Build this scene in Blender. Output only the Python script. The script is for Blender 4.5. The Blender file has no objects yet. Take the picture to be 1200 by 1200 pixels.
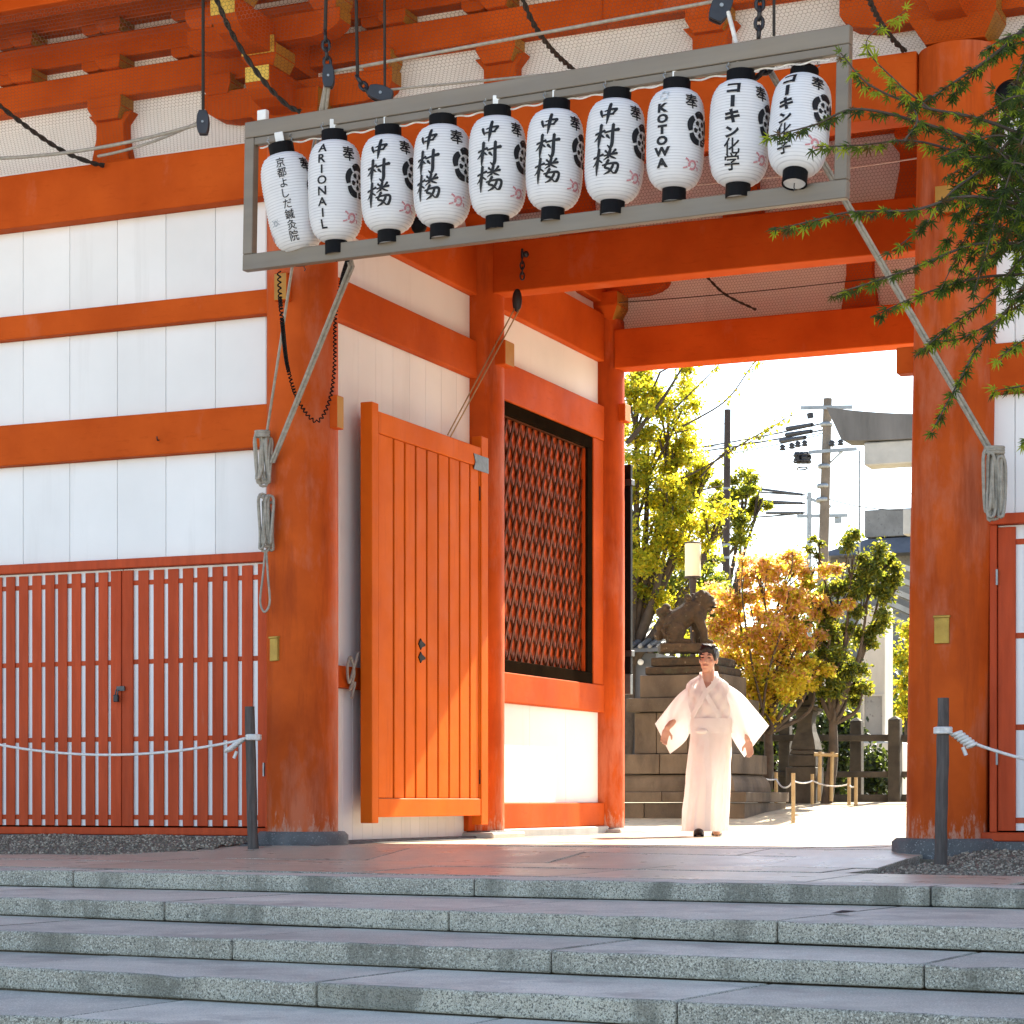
import bpy, bmesh, math, random
from mathutils import Vector, Matrix
R = math.radians
rnd = random.Random(7)
SC = bpy.context.scene
COL = SC.collection

# ------------------------------------------------------------------ camera, world, sun, exposure
CAM = Vector((7.83, -14.15, 0.3226)); YAW = R(23.5); FOC = 2570.0; HOR = 938.0
cd = bpy.data.cameras.new("camera"); cam = bpy.data.objects.new("camera", cd); COL.objects.link(cam)
cam.location = CAM; cam.rotation_euler = (R(90), 0, YAW)
cd.sensor_width = 36.0; cd.lens = FOC / 1200 * 36.0; cd.shift_y = (HOR - 600) / 1200.0
cd.clip_start = 0.1; cd.clip_end = 2000
SC.camera = cam
SUN_AZ = R(8); SUN_EL = R(39.5)          # azimuth measured from +Y (beyond the gate) towards +X
wd = bpy.data.worlds.new("World"); SC.world = wd; wd.use_nodes = True
wn = wd.node_tree.nodes; wl = wd.node_tree.links
sky = wn.new("ShaderNodeTexSky"); sky.sky_type = 'NISHITA'; sky.sun_disc = False
sky.sun_elevation = SUN_EL; sky.sun_rotation = SUN_AZ; sky.air_density = 1.0; sky.dust_density = 0.9; sky.ozone_density = 0.6
wn["Background"].inputs[1].default_value = 0.09
wl.new(sky.outputs[0], wn["Background"].inputs[0])
sd = bpy.data.lights.new("sun", 'SUN'); sun = bpy.data.objects.new("sun", sd); COL.objects.link(sun)
sd.energy = 5.0; sd.angle = R(0.53); sd.color = (1.0, 0.91, 0.75)
to_sun = Vector((math.sin(SUN_AZ) * math.cos(SUN_EL), math.cos(SUN_AZ) * math.cos(SUN_EL), math.sin(SUN_EL)))
sun.rotation_euler = to_sun.to_track_quat('Z', 'Y').to_euler(); sun.location = (0, 0, 30)
vs = SC.view_settings; SC.display_settings.display_device = 'sRGB'
vs.view_transform = 'Standard'; vs.look = 'None'; vs.exposure = 2.2; vs.gamma = 1.0; vs.use_curve_mapping = False
SC.render.engine = 'CYCLES'
SC.cycles.max_bounces = 10; SC.cycles.diffuse_bounces = 6; SC.cycles.transmission_bounces = 4
SC.cycles.use_denoising = True; SC.cycles.sample_clamp_indirect = 8.0

# ------------------------------------------------------------------ helpers: measuring points of the place
FW = Vector((-math.sin(YAW), math.cos(YAW), 0)); RT = Vector((math.cos(YAW), math.sin(YAW), 0)); UP = Vector((0, 0, 1))
def ray(px, py): return FW + RT * ((px - 600) / FOC) + UP * ((HOR - py) / FOC)
def atT(px, py, t): return CAM + ray(px, py) * t
def atX(px, py, X): r = ray(px, py); return CAM + r * ((X - CAM.x) / r.x)
def atY(px, py, Y): r = ray(px, py); return CAM + r * ((Y - CAM.y) / r.y)
def atZ(px, py, Z): r = ray(px, py); return CAM + r * ((Z - CAM.z) / r.z)
def lerp(a, b, t): return a + (b - a) * t
def smooth(pts, n=6):
    pts = [Vector(p) for p in pts]
    if len(pts) < 3: return pts
    P = [pts[0] * 2 - pts[1]] + pts + [pts[-1] * 2 - pts[-2]]
    out = []
    for i in range(1, len(P) - 2):
        a, b, c, d = P[i - 1:i + 3]
        for k in range(n):
            t = k / n
            out.append(0.5 * ((2 * b) + (c - a) * t + (2 * a - 5 * b + 4 * c - d) * t * t + (3 * b - a - 3 * c + d) * t ** 3))
    out.append(pts[-1]); return out
def sag(a, b, s, n=12):
    a, b = Vector(a), Vector(b)
    return [a.lerp(b, i / n) - UP * (4 * s * (i / n) * (1 - i / n)) for i in range(n + 1)]

class MB:
    def __init__(s): s.v = []; s.f = []; s.m = []; s.sm = []
    def add(s, vs_, fs, mi=0, sm=False):
        o = len(s.v); s.v += [Vector(v) for v in vs_]
        for k, f in enumerate(fs):
            s.f.append([o + i for i in f]); s.m.append(mi[k] if isinstance(mi, (list, tuple)) else mi); s.sm.append(sm)
        return s
    def hexa(s, p, mi=0):   # bottom 4 ccw then top 4
        return s.add(p, [(3, 2, 1, 0), (4, 5, 6, 7), (0, 1, 5, 4), (1, 2, 6, 5), (2, 3, 7, 6), (3, 0, 4, 7)], mi)
    def box(s, x0, x1, y0, y1, z0, z1, mi=0):   # faces: bottom, top, -Y, +X, +Y, -X
        return s.hexa([(x0, y0, z0), (x1, y0, z0), (x1, y1, z0), (x0, y1, z0), (x0, y0, z1), (x1, y0, z1), (x1, y1, z1), (x0, y1, z1)], mi)
    def obox(s, c, ax, ay, az, hx, hy, hz, mi=0):
        c, ax, ay, az = Vector(c), Vector(ax), Vector(ay), Vector(az)
        q = lambda i, j, k: c + ax * hx * i + ay * hy * j + az * hz * k
        return s.hexa([q(-1, -1, -1), q(1, -1, -1), q(1, 1, -1), q(-1, 1, -1), q(-1, -1, 1), q(1, -1, 1), q(1, 1, 1), q(-1, 1, 1)], mi)
    def bar(s, a, b, w, h, mi=0, up=UP):
        a, b = Vector(a), Vector(b); d = (b - a); L = d.length; d.normalize()
        side = d.cross(Vector(up));
        if side.length < 1e-4: side = d.cross(Vector((1, 0, 0)))
        side.normalize(); u = side.cross(d)
        return s.obox((a + b) / 2, d, -side, u, L / 2, w / 2, h / 2, mi)
    def tube(s, path, r, n=6, caps=True, mi=0, sm=True, twist=0):
        path = [Vector(p) for p in path]
        rr = r if isinstance(r, (list, tuple)) else [r] * len(path)
        o = []; prev = None
        for i, p in enumerate(path):
            d = path[min(i + 1, len(path) - 1)] - path[max(i - 1, 0)]
            if d.length < 1e-9: d = Vector((0, 0, 1))
            d.normalize()
            if prev is None:
                u = d.cross(Vector((0.13, 0.21, 0.97)))
                if u.length < 0.1: u = d.cross(Vector((1, 0, 0)))
            else: u = prev - d * prev.dot(d)
            u.normalize(); prev = u; w = d.cross(u)
            o.append([p + (u * math.cos(2 * math.pi * k / n + twist * i) + w * math.sin(2 * math.pi * k / n + twist * i)) * rr[i] for k in range(n)])
        vs_ = [v for ring in o for v in ring]; fs = []
        for i in range(len(path) - 1):
            for k in range(n):
                k2 = (k + 1) % n; fs.append((i * n + k, i * n + k2, (i + 1) * n + k2, (i + 1) * n + k))
        s.add(vs_, fs, mi, sm)
        if caps: s.add(o[0], [tuple(range(n))[::-1]], mi); s.add(o[-1], [tuple(range(n))], mi)
        return s
    def lathe(s, c, prof, n=24, mi=0, sm=True, caps=True, axis=None):
        c = Vector(c); vs_ = []; fs = []
        if axis is None: ex, ey, ez = Vector((1, 0, 0)), Vector((0, 1, 0)), UP
        else:
            ez = Vector(axis).normalized(); ex = ez.orthogonal().normalized(); ey = ez.cross(ex)
        for (r, z) in prof:
            for k in range(n):
                a = 2 * math.pi * k / n; vs_.append(c + ex * r * math.cos(a) + ey * r * math.sin(a) + ez * z)
        for i in range(len(prof) - 1):
            for k in range(n):
                k2 = (k + 1) % n; fs.append((i * n + k, i * n + k2, (i + 1) * n + k2, (i + 1) * n + k))
        s.add(vs_, fs, mi, sm)
        if caps:
            s.add(vs_[:n], [tuple(range(n))[::-1]], mi); s.add(vs_[-n:], [tuple(range(n))], mi)
        return s
    def prism(s, poly, o, eu, ev, ew, depth, mi=0):   # poly in (u,v), extruded along ew by depth
        o, eu, ev, ew = Vector(o), Vector(eu), Vector(ev), Vector(ew); n = len(poly)
        a = [o + eu * u + ev * v for u, v in poly]; b = [p + ew * depth for p in a]
        fs = [tuple(range(n)), tuple(range(2 * n - 1, n - 1, -1))] + [(i, i + n, (i + 1) % n + n, (i + 1) % n) for i in range(n)]
        return s.add(a + b, fs, mi)
    def sphere(s, c, rx, ry=None, rz=None, n=12, m=8, mi=0, sm=True, rot=None):
        ry = rx if ry is None else ry; rz = rx if rz is None else rz; c = Vector(c)
        vs_ = []; fs = []
        for i in range(m + 1):
            th = math.pi * i / m
            for k in range(n):
                a = 2 * math.pi * k / n; p = Vector((rx * math.sin(th) * math.cos(a), ry * math.sin(th) * math.sin(a), rz * math.cos(th)))
                if rot is not None: p = rot @ p
                vs_.append(c + p)
        for i in range(m):
            for k in range(n):
                k2 = (k + 1) % n; fs.append((i * n + k, (i + 1) * n + k, (i + 1) * n + k2, i * n + k2))
        return s.add(vs_, fs, mi, sm)
    def caps(s, a, b, ra, rb, n=10, mi=0):
        a, b = Vector(a), Vector(b); d = (b - a).normalized()
        path = []; rr = []
        for k in range(4): t = math.pi / 2 * (1 - k / 4); path.append(a - d * ra * math.sin(t)); rr.append(max(ra * math.cos(t), 1e-4))
        path += [a, b]; rr += [ra, rb]
        for k in range(1, 5): t = math.pi / 2 * k / 4; path.append(b + d * rb * math.sin(t)); rr.append(max(rb * math.cos(t), 1e-4))
        return s.tube(path, rr, n, True, mi)
    def mesh(s, name, mats, off=Vector((0, 0, 0)), bevel=0, seg=1, weld=False):
        me = bpy.data.meshes.new(name); me.from_pydata([tuple(v - off) for v in s.v], [], s.f)
        for m in (mats if isinstance(mats, (list, tuple)) else [mats]): me.materials.append(m)
        me.polygons.foreach_set("material_index", s.m); me.polygons.foreach_set("use_smooth", s.sm)
        bm = bmesh.new(); bm.from_mesh(me)
        if weld: bmesh.ops.remove_doubles(bm, verts=bm.verts, dist=1e-5)
        if bevel:
            bmesh.ops.bevel(bm, geom=[e for e in bm.edges if len(e.link_faces) == 2 and e.calc_face_angle(0) > 0.6], offset=bevel, segments=seg, profile=0.5, affect='EDGES', clamp_overlap=True)
        bmesh.ops.recalc_face_normals(bm, faces=bm.faces)
        bm.to_mesh(me); bm.free(); me.update(); return me
    def build(s, name, mats, parent=None, bevel=0, seg=1, local=False, kind=None, weld=False):
        off = Vector((0, 0, 0)) if local or parent is None else wloc(parent)
        o = bpy.data.objects.new(name, s.mesh(name, mats, off, bevel, seg, weld)); COL.objects.link(o)
        if parent is not None: o.parent = parent
        if kind: o["kind"] = kind
        return o
def wloc(o):
    p = Vector((0, 0, 0))
    while o is not None: p += o.location; o = o.parent
    return p
def inst(name, me, parent, loc, rot=(0, 0, 0), scale=None):
    o = bpy.data.objects.new(name, me); COL.objects.link(o)
    if parent is not None: o.parent = parent
    o.location = Vector(loc) - (wloc(parent) if parent is not None else Vector((0, 0, 0))); o.rotation_euler = rot
    if scale: o.scale = scale
    return o
def tag(o, label=None, cat=None, group=None, kind=None):
    if label: o["label"] = label
    if cat: o["category"] = cat
    if group: o["group"] = group
    if kind: o["kind"] = kind
    return o
def thing(name, label, cat, loc=(0, 0, 0), rz=0, group=None):
    o = bpy.data.objects.new(name, None); COL.objects.link(o); o.location = loc; o.rotation_euler = (0, 0, rz)
    o.empty_display_size = 0.2
    return tag(o, label, cat, group)
def solo(name, mb, mat, label, cat, group=None, origin=None, bevel=0):
    off = Vector(origin) if origin is not None else sum(mb.v, Vector((0, 0, 0))) / len(mb.v)
    o = bpy.data.objects.new(name, mb.mesh(name, mat, off, bevel)); COL.objects.link(o); o.location = off
    return tag(o, label, cat, group)

# ------------------------------------------------------------------ materials
def newmat(name):
    m = bpy.data.materials.new(name); m.use_nodes = True; nt = m.node_tree
    return m, nt, nt.nodes["Principled BSDF"]
def N(nt, typ, **kw):
    n = nt.nodes.new(typ)
    for k, v in kw.items():
        if isinstance(k, str) and k.startswith("i_"): n.inputs[k[2:]].default_value = v
        else: setattr(n, k, v)
    return n
def rgb(c): return (c[0], c[1], c[2], 1)
def mix(nt, fac, a, b, blend='MIX'):
    n = nt.nodes.new("ShaderNodeMix"); n.data_type = 'RGBA'; n.blend_type = blend
    for i, x in ((0, fac), (6, a), (7, b)):
        if hasattr(x, "is_linked") or hasattr(x, "links"): nt.links.new(x, n.inputs[i])
        elif i == 0: n.inputs[0].default_value = x
        else: n.inputs[i].default_value = rgb(x)
    return n.outputs[2]
def mapr(nt, src, a, b, c=0.0, d=1.0):
    n = nt.nodes.new("ShaderNodeMapRange"); nt.links.new(src, n.inputs[0])
    for i, v in enumerate((a, b, c, d)): n.inputs[1 + i].default_value = v
    return n.outputs[0]
def noise(nt, pos, scale, detail=4, rough=0.55, sc3=None):
    n = nt.nodes.new("ShaderNodeTexNoise"); n.inputs["Scale"].default_value = scale; n.inputs["Detail"].default_value = detail; n.inputs["Roughness"].default_value = rough
    if sc3:
        mp = nt.nodes.new("ShaderNodeMapping"); mp.inputs["Scale"].default_value = sc3; nt.links.new(pos, mp.inputs[0]); pos = mp.outputs[0]
    nt.links.new(pos, n.inputs["Vector"]); return n.outputs[0]
def math_(nt, op, a, b=0.5):
    n = nt.nodes.new("ShaderNodeMath"); n.operation = op
    for i, x in ((0, a), (1, b)):
        if hasattr(x, "links"): nt.links.new(x, n.inputs[i])
        else: n.inputs[i].default_value = x
    return n.outputs[0]
def mat(name, col, rough=0.6, col2=None, vscale=2.5, var=0.18, grain=None, bump=0.1, bscale=60, metal=0.0, spec=0.4, rand=0.06, speck=None, wear=None, low=None, streak=None):
    m, nt, b = newmat(name); L = nt.links
    geo = nt.nodes.new("ShaderNodeNewGeometry"); pos = geo.outputs["Position"]
    c2 = col2 or tuple(x * (1 - var) for x in col); c1 = tuple(min(1, x * (1 + var * 0.5)) for x in col)
    n1 = noise(nt, pos, vscale, 6, 0.6, grain)
    c = mix(nt, mapr(nt, n1, 0.3, 0.7), c2, c1)
    if rand:
        oi = nt.nodes.new("ShaderNodeObjectInfo")
        c = mix(nt, 1.0, c, mix(nt, oi.outputs["Random"], (1 - rand,) * 3, (1 + rand,) * 3), 'MULTIPLY')
    if speck:   # list of (scale, threshold, colour, softness)
        for (s, th, cc, so) in speck:
            n2 = noise(nt, pos, s, 2, 0.5); c = mix(nt, mapr(nt, n2, th, th + so), c, cc)
    if wear:    # (scale, threshold, colour, stretch)
        n3 = noise(nt, pos, wear[0], 8, 0.65, wear[3]); c = mix(nt, mapr(nt, n3, wear[1], wear[1] + 0.12, 0, 0.7), c, wear[2])
    if streak:  # (scale, threshold, colour, stretch, amount): narrow runs along the grain
        n5 = noise(nt, pos, streak[0], 9, 0.7, streak[3]); c = mix(nt, mapr(nt, n5, streak[1], streak[1] + 0.18, 0, streak[4]), c, streak[2])
    if low:     # scuffing that thins out upwards from the foot: (top height, colour)
        sx = nt.nodes.new("ShaderNodeSeparateXYZ"); L.new(pos, sx.inputs[0])
        h = mapr(nt, sx.outputs[2], 0.05, low[0], 0.20, -0.25)
        n4 = noise(nt, pos, 26, 10, 0.75, (1, 1, 0.3)); c = mix(nt, mapr(nt, math_(nt, 'ADD', n4, h), 0.60, 0.70, 0, 0.7), c, low[1])
    L.new(c, b.inputs["Base Color"])
    rn = mapr(nt, noise(nt, pos, vscale * 3, 3), 0.3, 0.7, rough - 0.08, min(1, rough + 0.08)); L.new(rn, b.inputs["Roughness"])
    b.inputs["Metallic"].default_value = metal; b.inputs["Specular IOR Level"].default_value = spec
    if bump:
        bn = nt.nodes.new("ShaderNodeBump"); bn.inputs["Strength"].default_value = bump; bn.inputs["Distance"].default_value = 0.01
        L.new(noise(nt, pos, bscale, 5, 0.6, grain), bn.inputs["Height"]); L.new(bn.outputs[0], b.inputs["Normal"])
    return m
def leafmat(name, col, tr, k=0.5, rough=0.5):
    m, nt, b = newmat(name); L = nt.links
    geo = nt.nodes.new("ShaderNodeNewGeometry"); n1 = noise(nt, geo.outputs["Position"], 3.0, 3)
    c = mix(nt, mapr(nt, n1, 0.35, 0.65), tuple(x * 0.7 for x in col), tuple(x * 1.25 for x in col))
    L.new(c, b.inputs["Base Color"]); b.inputs["Roughness"].default_value = rough; b.inputs["Specular IOR Level"].default_value = 0.3
    t = nt.nodes.new("ShaderNodeBsdfTranslucent"); t.inputs[0].default_value = rgb(tr)
    mx = nt.nodes.new("ShaderNodeMixShader"); mx.inputs[0].default_value = k
    L.new(b.outputs[0], mx.inputs[1]); L.new(t.outputs[0], mx.inputs[2]); L.new(mx.outputs[0], nt.nodes["Material Output"].inputs[0])
    return m
V = (0.53, 0.092, 0.013)
m_verm = mat("vermilion_paint", V, 0.55, (0.41, 0.060, 0.008), 1.5, spec=0.03, bump=0.05, bscale=25, wear=(1.9, 0.60, (0.52, 0.145, 0.07), (1, 1, 0.5)), streak=(30, 0.56, (0.36, 0.048, 0.006), (.22, .22, 1), .55))
m_vpil = mat("vermilion_pillar", V, 0.55, (0.36, 0.055, 0.009), 1.6, spec=0.05, bump=0.06, bscale=18, wear=(2.0, 0.50, (0.50, 0.155, 0.085), (1, 1, 0.4)), streak=(7, 0.50, (0.27, 0.042, 0.010), (1, 1, .12), .7), low=(0.5, (0.52, 0.30, 0.22)))
m_vdoor_lit = mat("door_vermilion_bounce_lit", (0.64, 0.135, 0.012), 0.55, (0.56, 0.105, 0.010), 1.5, spec=0.03, bump=0.05, bscale=25, rand=0.05, streak=(14, 0.54, (0.42, 0.07, 0.008), (1, 1, .10), .4))  # gate vermilion lightened in the colour for warm floor bounce on the door leaf
m_vslat = mat("vermilion_slat", (0.46, 0.068, 0.020), 0.6, (0.36, 0.050, 0.015), 3, spec=0.15, grain=(6, 6, 0.6), bump=0.1, rand=0.12, wear=(3, 0.66, (0.46, 0.15, 0.09), (3, 3, 0.4)))
m_lbar = mat("lattice_bar_wood", (0.12, 0.034, 0.012), 0.65, (0.07, 0.021, 0.009), 5, bump=0.1, rand=0.2, spec=0.03)
m_vlatt = mat("vermilion_lattice", (0.55, 0.085, 0.012), 0.55, (0.42, 0.06, 0.01), 4, spec=0.15, bump=0.1, rand=0.15)
m_white = mat("white_plaster_board", (0.77, 0.77, 0.76), 0.6, (0.74, 0.74, 0.73), 0.8, bump=0.05, bscale=25, rand=0.03, wear=(1.3, 0.56, (0.71, 0.705, 0.69), (3, 3, 0.22)))
m_ochre = mat("ochre_end_grain", (0.42, 0.20, 0.022), 0.6, (0.34, 0.15, 0.02), 5, bump=0.08)
m_gold = mat("gilt_metal", (0.78, 0.55, 0.10), 0.38, (0.62, 0.40, 0.06), 14, bump=0.15, bscale=30, metal=0.35)
m_brass = mat("dull_brass", (0.42, 0.27, 0.05), 0.5, (0.30, 0.18, 0.03), 9, bump=0.15, metal=0.4)
m_black = mat("black_lacquer", (0.006, 0.006, 0.008), 0.5, (0.010, 0.009, 0.008), 6, bump=0.04, spec=0.05)
m_dkwood = mat("dark_frame_wood", (0.014, 0.009, 0.005), 0.5, (0.009, 0.006, 0.004), 5, bump=0.1, spec=0.0)
m_dred = mat("dark_red_board", (0.10, 0.016, 0.006), 0.6, (0.07, 0.01, 0.005), 3, bump=0.08)
m_iron = mat("blackened_iron", (0.03, 0.032, 0.038), 0.45, (0.05, 0.05, 0.055), 8, metal=0.6, bump=0.1)
m_zinc = mat("grey_strap_metal", (0.10, 0.11, 0.115), 0.5, (0.07, 0.075, 0.08), 8, metal=0.5, bump=0.15)
m_frame = mat("bronze_grey_steel", (0.19, 0.155, 0.115), 0.45, (0.16, 0.13, 0.10), 2, bump=0.03, metal=0.15, grain=(0.3, 0.3, 4))
m_rope = mat("weathered_grey_rope", (0.40, 0.36, 0.30), 0.85, (0.26, 0.24, 0.20), 30, bump=0.5, bscale=220)
m_wrope = mat("white_rope", (0.78, 0.76, 0.72), 0.8, (0.62, 0.6, 0.58), 30, bump=0.5, bscale=200)
m_brope = mat("black_rope", (0.022, 0.018, 0.016), 0.75, (0.035, 0.03, 0.025), 30, bump=0.5, bscale=220)
m_oldwood = mat("weathered_grey_wood", (0.115, 0.095, 0.085), 0.8, (0.055, 0.045, 0.04), 7, grain=(8, 8, 0.7), bump=0.5, bscale=30)
GR = [(140, 0.60, (0.08, 0.085, 0.075), 0.03), (110, 0.60, (0.52, 0.53, 0.47), 0.04)]
m_granite = mat("granite_riser", (0.55, 0.50, 0.39), 0.8, (0.39, 0.355, 0.28), 4, bump=0.9, bscale=110, rand=0.14, speck=[(125, 0.53, (0.16, 0.15, 0.12), 0.07), (105, 0.55, (0.68, 0.64, 0.53), 0.06), (300, 0.58, (0.12, 0.115, 0.095), 0.05)], wear=(2.6, 0.50, (0.15, 0.14, 0.105), (1, 1, 0.35)))
m_tread = mat("worn_granite_tread", (0.66, 0.60, 0.48), 0.50, (0.48, 0.435, 0.35), 2.2, bump=0.4, bscale=150, rand=0.16, spec=0.32, speck=[(140, 0.57, (0.36, 0.325, 0.28), 0.07), (120, 0.58, (0.78, 0.71, 0.61), 0.06)], wear=(1.6, 0.52, (0.33, 0.295, 0.25), (1, 1, 1)))
m_pave = mat("worn_pavement_stone", (0.58, 0.49, 0.36), 0.33, (0.47, 0.395, 0.29), 1.4, spec=0.5, bump=0.10, bscale=100, rand=0.12, speck=[(140, 0.63, (0.16, 0.15, 0.15), 0.05)])
m_base = mat("pillar_base_stone", (0.12, 0.12, 0.12), 0.8, (0.07, 0.07, 0.07), 6, bump=0.4, bscale=50, speck=[(90, 0.63, (0.26, 0.26, 0.25), 0.05)])
m_gravel = mat("grey_gravel", (0.22, 0.18, 0.13), 0.9, (0.12, 0.10, 0.075), 40, bump=1.0, bscale=70, speck=[(60, 0.62, (0.40, 0.37, 0.31), 0.04)])
m_sand = mat("courtyard_sand", (0.46, 0.385, 0.26), 0.9, (0.36, 0.30, 0.20), 0.9, bump=0.8, bscale=30, speck=[(9, 0.56, (0.30, 0.25, 0.17), 0.1)])
m_court = mat("court_sand", (0.48, 0.42, 0.32), 0.9, (0.42, 0.36, 0.28), 0.7, bump=0.3, bscale=40)
m_pebs = [mat("pebble_stone", c, 0.8, None, 20, bump=0.2, rand=0) for c in ((0.30, 0.25, 0.19), (0.15, 0.125, 0.095), (0.46, 0.40, 0.31))]
m_moss = mat("mossy_old_stone", (0.060, 0.033, 0.014), 0.9, (0.022, 0.014, 0.007), 9, bump=0.7, bscale=30, speck=[(22, 0.66, (0.15, 0.12, 0.08), 0.10)], wear=(4, 0.55, (0.045, 0.05, 0.022), None))
m_ped = mat("brown_stained_stone", (0.135, 0.094, 0.058), 0.85, (0.052, 0.033, 0.019), 2.2, bump=0.5, bscale=40, rand=0.22, wear=(2.5, 0.55, (0.035, 0.024, 0.014), (1, 1, 0.4)), grain=(1, 1, 0.5), speck=[(60, 0.64, (0.09, 0.07, 0.05), 0.06)])
m_fence = mat("grey_fence_stone", (0.068, 0.056, 0.042), 0.85, (0.03, 0.025, 0.019), 5, bump=0.35, bscale=60, rand=0.1)
m_pale = mat("pale_granite", (0.48, 0.455, 0.41), 0.8, (0.36, 0.34, 0.30), 2.5, bump=0.2, bscale=60, grain=(1, 1, 0.3))
m_torii = mat("torii_grey_stone", (0.17, 0.165, 0.165), 0.85, (0.09, 0.088, 0.088), 1.5, bump=0.25, bscale=20, grain=(1, 1, 0.15))
m_torii2 = mat("torii_pale_stone", (0.45, 0.44, 0.41), 0.85, (0.34, 0.33, 0.31), 1.5, bump=0.2, bscale=20)
m_conc = mat("grey_concrete", (0.24, 0.235, 0.225), 0.85, (0.17, 0.165, 0.16), 2, bump=0.2, bscale=30, speck=[(14, 0.62, (0.15, 0.145, 0.14), 0.08)])
m_slate = mat("blue_grey_tile", (0.11, 0.115, 0.13), 0.6, (0.07, 0.075, 0.085), 3, bump=0.2)
m_pole = mat("dark_brown_pole", (0.045, 0.032, 0.028), 0.7, (0.03, 0.022, 0.02), 3, bump=0.2)
m_cpole = mat("weathered_concrete_pole", (0.20, 0.165, 0.13), 0.85, (0.13, 0.105, 0.08), 2, bump=0.2, bscale=20)
m_steel = mat("galvanised_steel", (0.30, 0.32, 0.33), 0.45, (0.22, 0.235, 0.245), 4, metal=0.6, bump=0.05)
m_wire = mat("black_wire", (0.018, 0.02, 0.026), 0.6, None, 4, bump=0)
m_net = mat("netting_wire", (0.10, 0.07, 0.05), 0.5, None, 4, bump=0, metal=0.3)
m_bamb = mat("bamboo_wood", (0.42, 0.30, 0.15), 0.7, (0.30, 0.20, 0.09), 4, bump=0.15, rand=0.15)
m_bark = mat("grey_brown_bark", (0.085, 0.062, 0.045), 0.9, (0.045, 0.034, 0.025), 8, bump=0.6, bscale=25)
m_skin = mat("skin", (0.58, 0.34, 0.245), 0.5, (0.53, 0.295, 0.205), 8, bump=0.03, rand=0)
m_hair = mat("black_hair", (0.010, 0.009, 0.009), 0.45, (0.018, 0.015, 0.014), 60, bump=0.4, bscale=150, rand=0)
m_lip = mat("lip_skin", (0.36, 0.14, 0.11), 0.5, None, 8, bump=0, rand=0)
m_zori = mat("dark_sandal", (0.03, 0.02, 0.016), 0.6, None, 8, bump=0.1)
m_ink = mat("black_ink", (0.006, 0.006, 0.008), 0.6, None, 8, bump=0, rand=0)
m_pink = mat("faded_pink_print", (0.46, 0.17, 0.19), 0.7, (0.55, 0.28, 0.29), 25, bump=0, rand=0)
m_grey = mat("grey_print", (0.40, 0.43, 0.45), 0.7, None, 25, bump=0, rand=0)
m_lgrey = mat("pale_grey_print", (0.62, 0.65, 0.67), 0.7, None, 25, bump=0, rand=0)
m_tag = mat("white_socket", (0.82, 0.82, 0.80), 0.5, None, 8, bump=0)
m_cream = mat("cream_lamp_glass", (0.80, 0.72, 0.48), 0.4, (0.76, 0.68, 0.45), 4, bump=0)
def thin(name, col, tr, k, rough=0.7, bump=0.15, bscale=90):
    m, nt, b = newmat(name); L = nt.links
    geo = nt.nodes.new("ShaderNodeNewGeometry"); n1 = noise(nt, geo.outputs["Position"], 5.0, 5)
    c = mix(nt, mapr(nt, n1, 0.3, 0.7), tuple(x * 0.93 for x in col), col); L.new(c, b.inputs["Base Color"]); b.inputs["Roughness"].default_value = rough
    bn = nt.nodes.new("ShaderNodeBump"); bn.inputs["Strength"].default_value = bump; bn.inputs["Distance"].default_value = 0.01
    L.new(noise(nt, geo.outputs["Position"], bscale, 4), bn.inputs["Height"]); L.new(bn.outputs[0], b.inputs["Normal"])
    t = nt.nodes.new("ShaderNodeBsdfTranslucent"); t.inputs[0].default_value = rgb(tr)
    mx = nt.nodes.new("ShaderNodeMixShader"); mx.inputs[0].default_value = k
    L.new(b.outputs[0], mx.inputs[1]); L.new(t.outputs[0], mx.inputs[2]); L.new(mx.outputs[0], nt.nodes["Material Output"].inputs[0]); return m
def paper():
    m = thin("lantern_paper", (0.83, 0.83, 0.85), (0.85, 0.82, 0.76), 0.22, 0.7, 0.05, 60); nt = m.node_tree; b = nt.nodes["Principled BSDF"]
    tc = nt.nodes.new("ShaderNodeTexCoord"); sx = nt.nodes.new("ShaderNodeSeparateXYZ"); nt.links.new(tc.outputs["Object"], sx.inputs[0])
    ph = math_(nt, 'SINE', math_(nt, 'MULTIPLY', math_(nt, 'ADD', sx.outputs[2], .296 + .0044), 2 * math.pi / (.591 / 34)))
    old = b.inputs["Base Color"].links[0].from_socket
    nz = noise(nt, tc.outputs["Object"], 9, 3)
    f = math_(nt, 'MULTIPLY', mapr(nt, ph, .45, .95, 0, 1), mapr(nt, nz, .3, .6, .35, 1)); nt.links.new(mix(nt, f, old, (.52, .52, .55)), b.inputs["Base Color"]); return m
m_paper = paper()
m_paper_plain = thin("lantern_paper", (0.83, 0.83, 0.85), (0.85, 0.82, 0.76), 0.22, 0.7, 0.05, 60)
m_robe = thin("white_cotton_robe", (0.90, 0.90, 0.91), (0.95, 0.93, 0.93), 0.40, 0.85, 0.12, 25)
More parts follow.
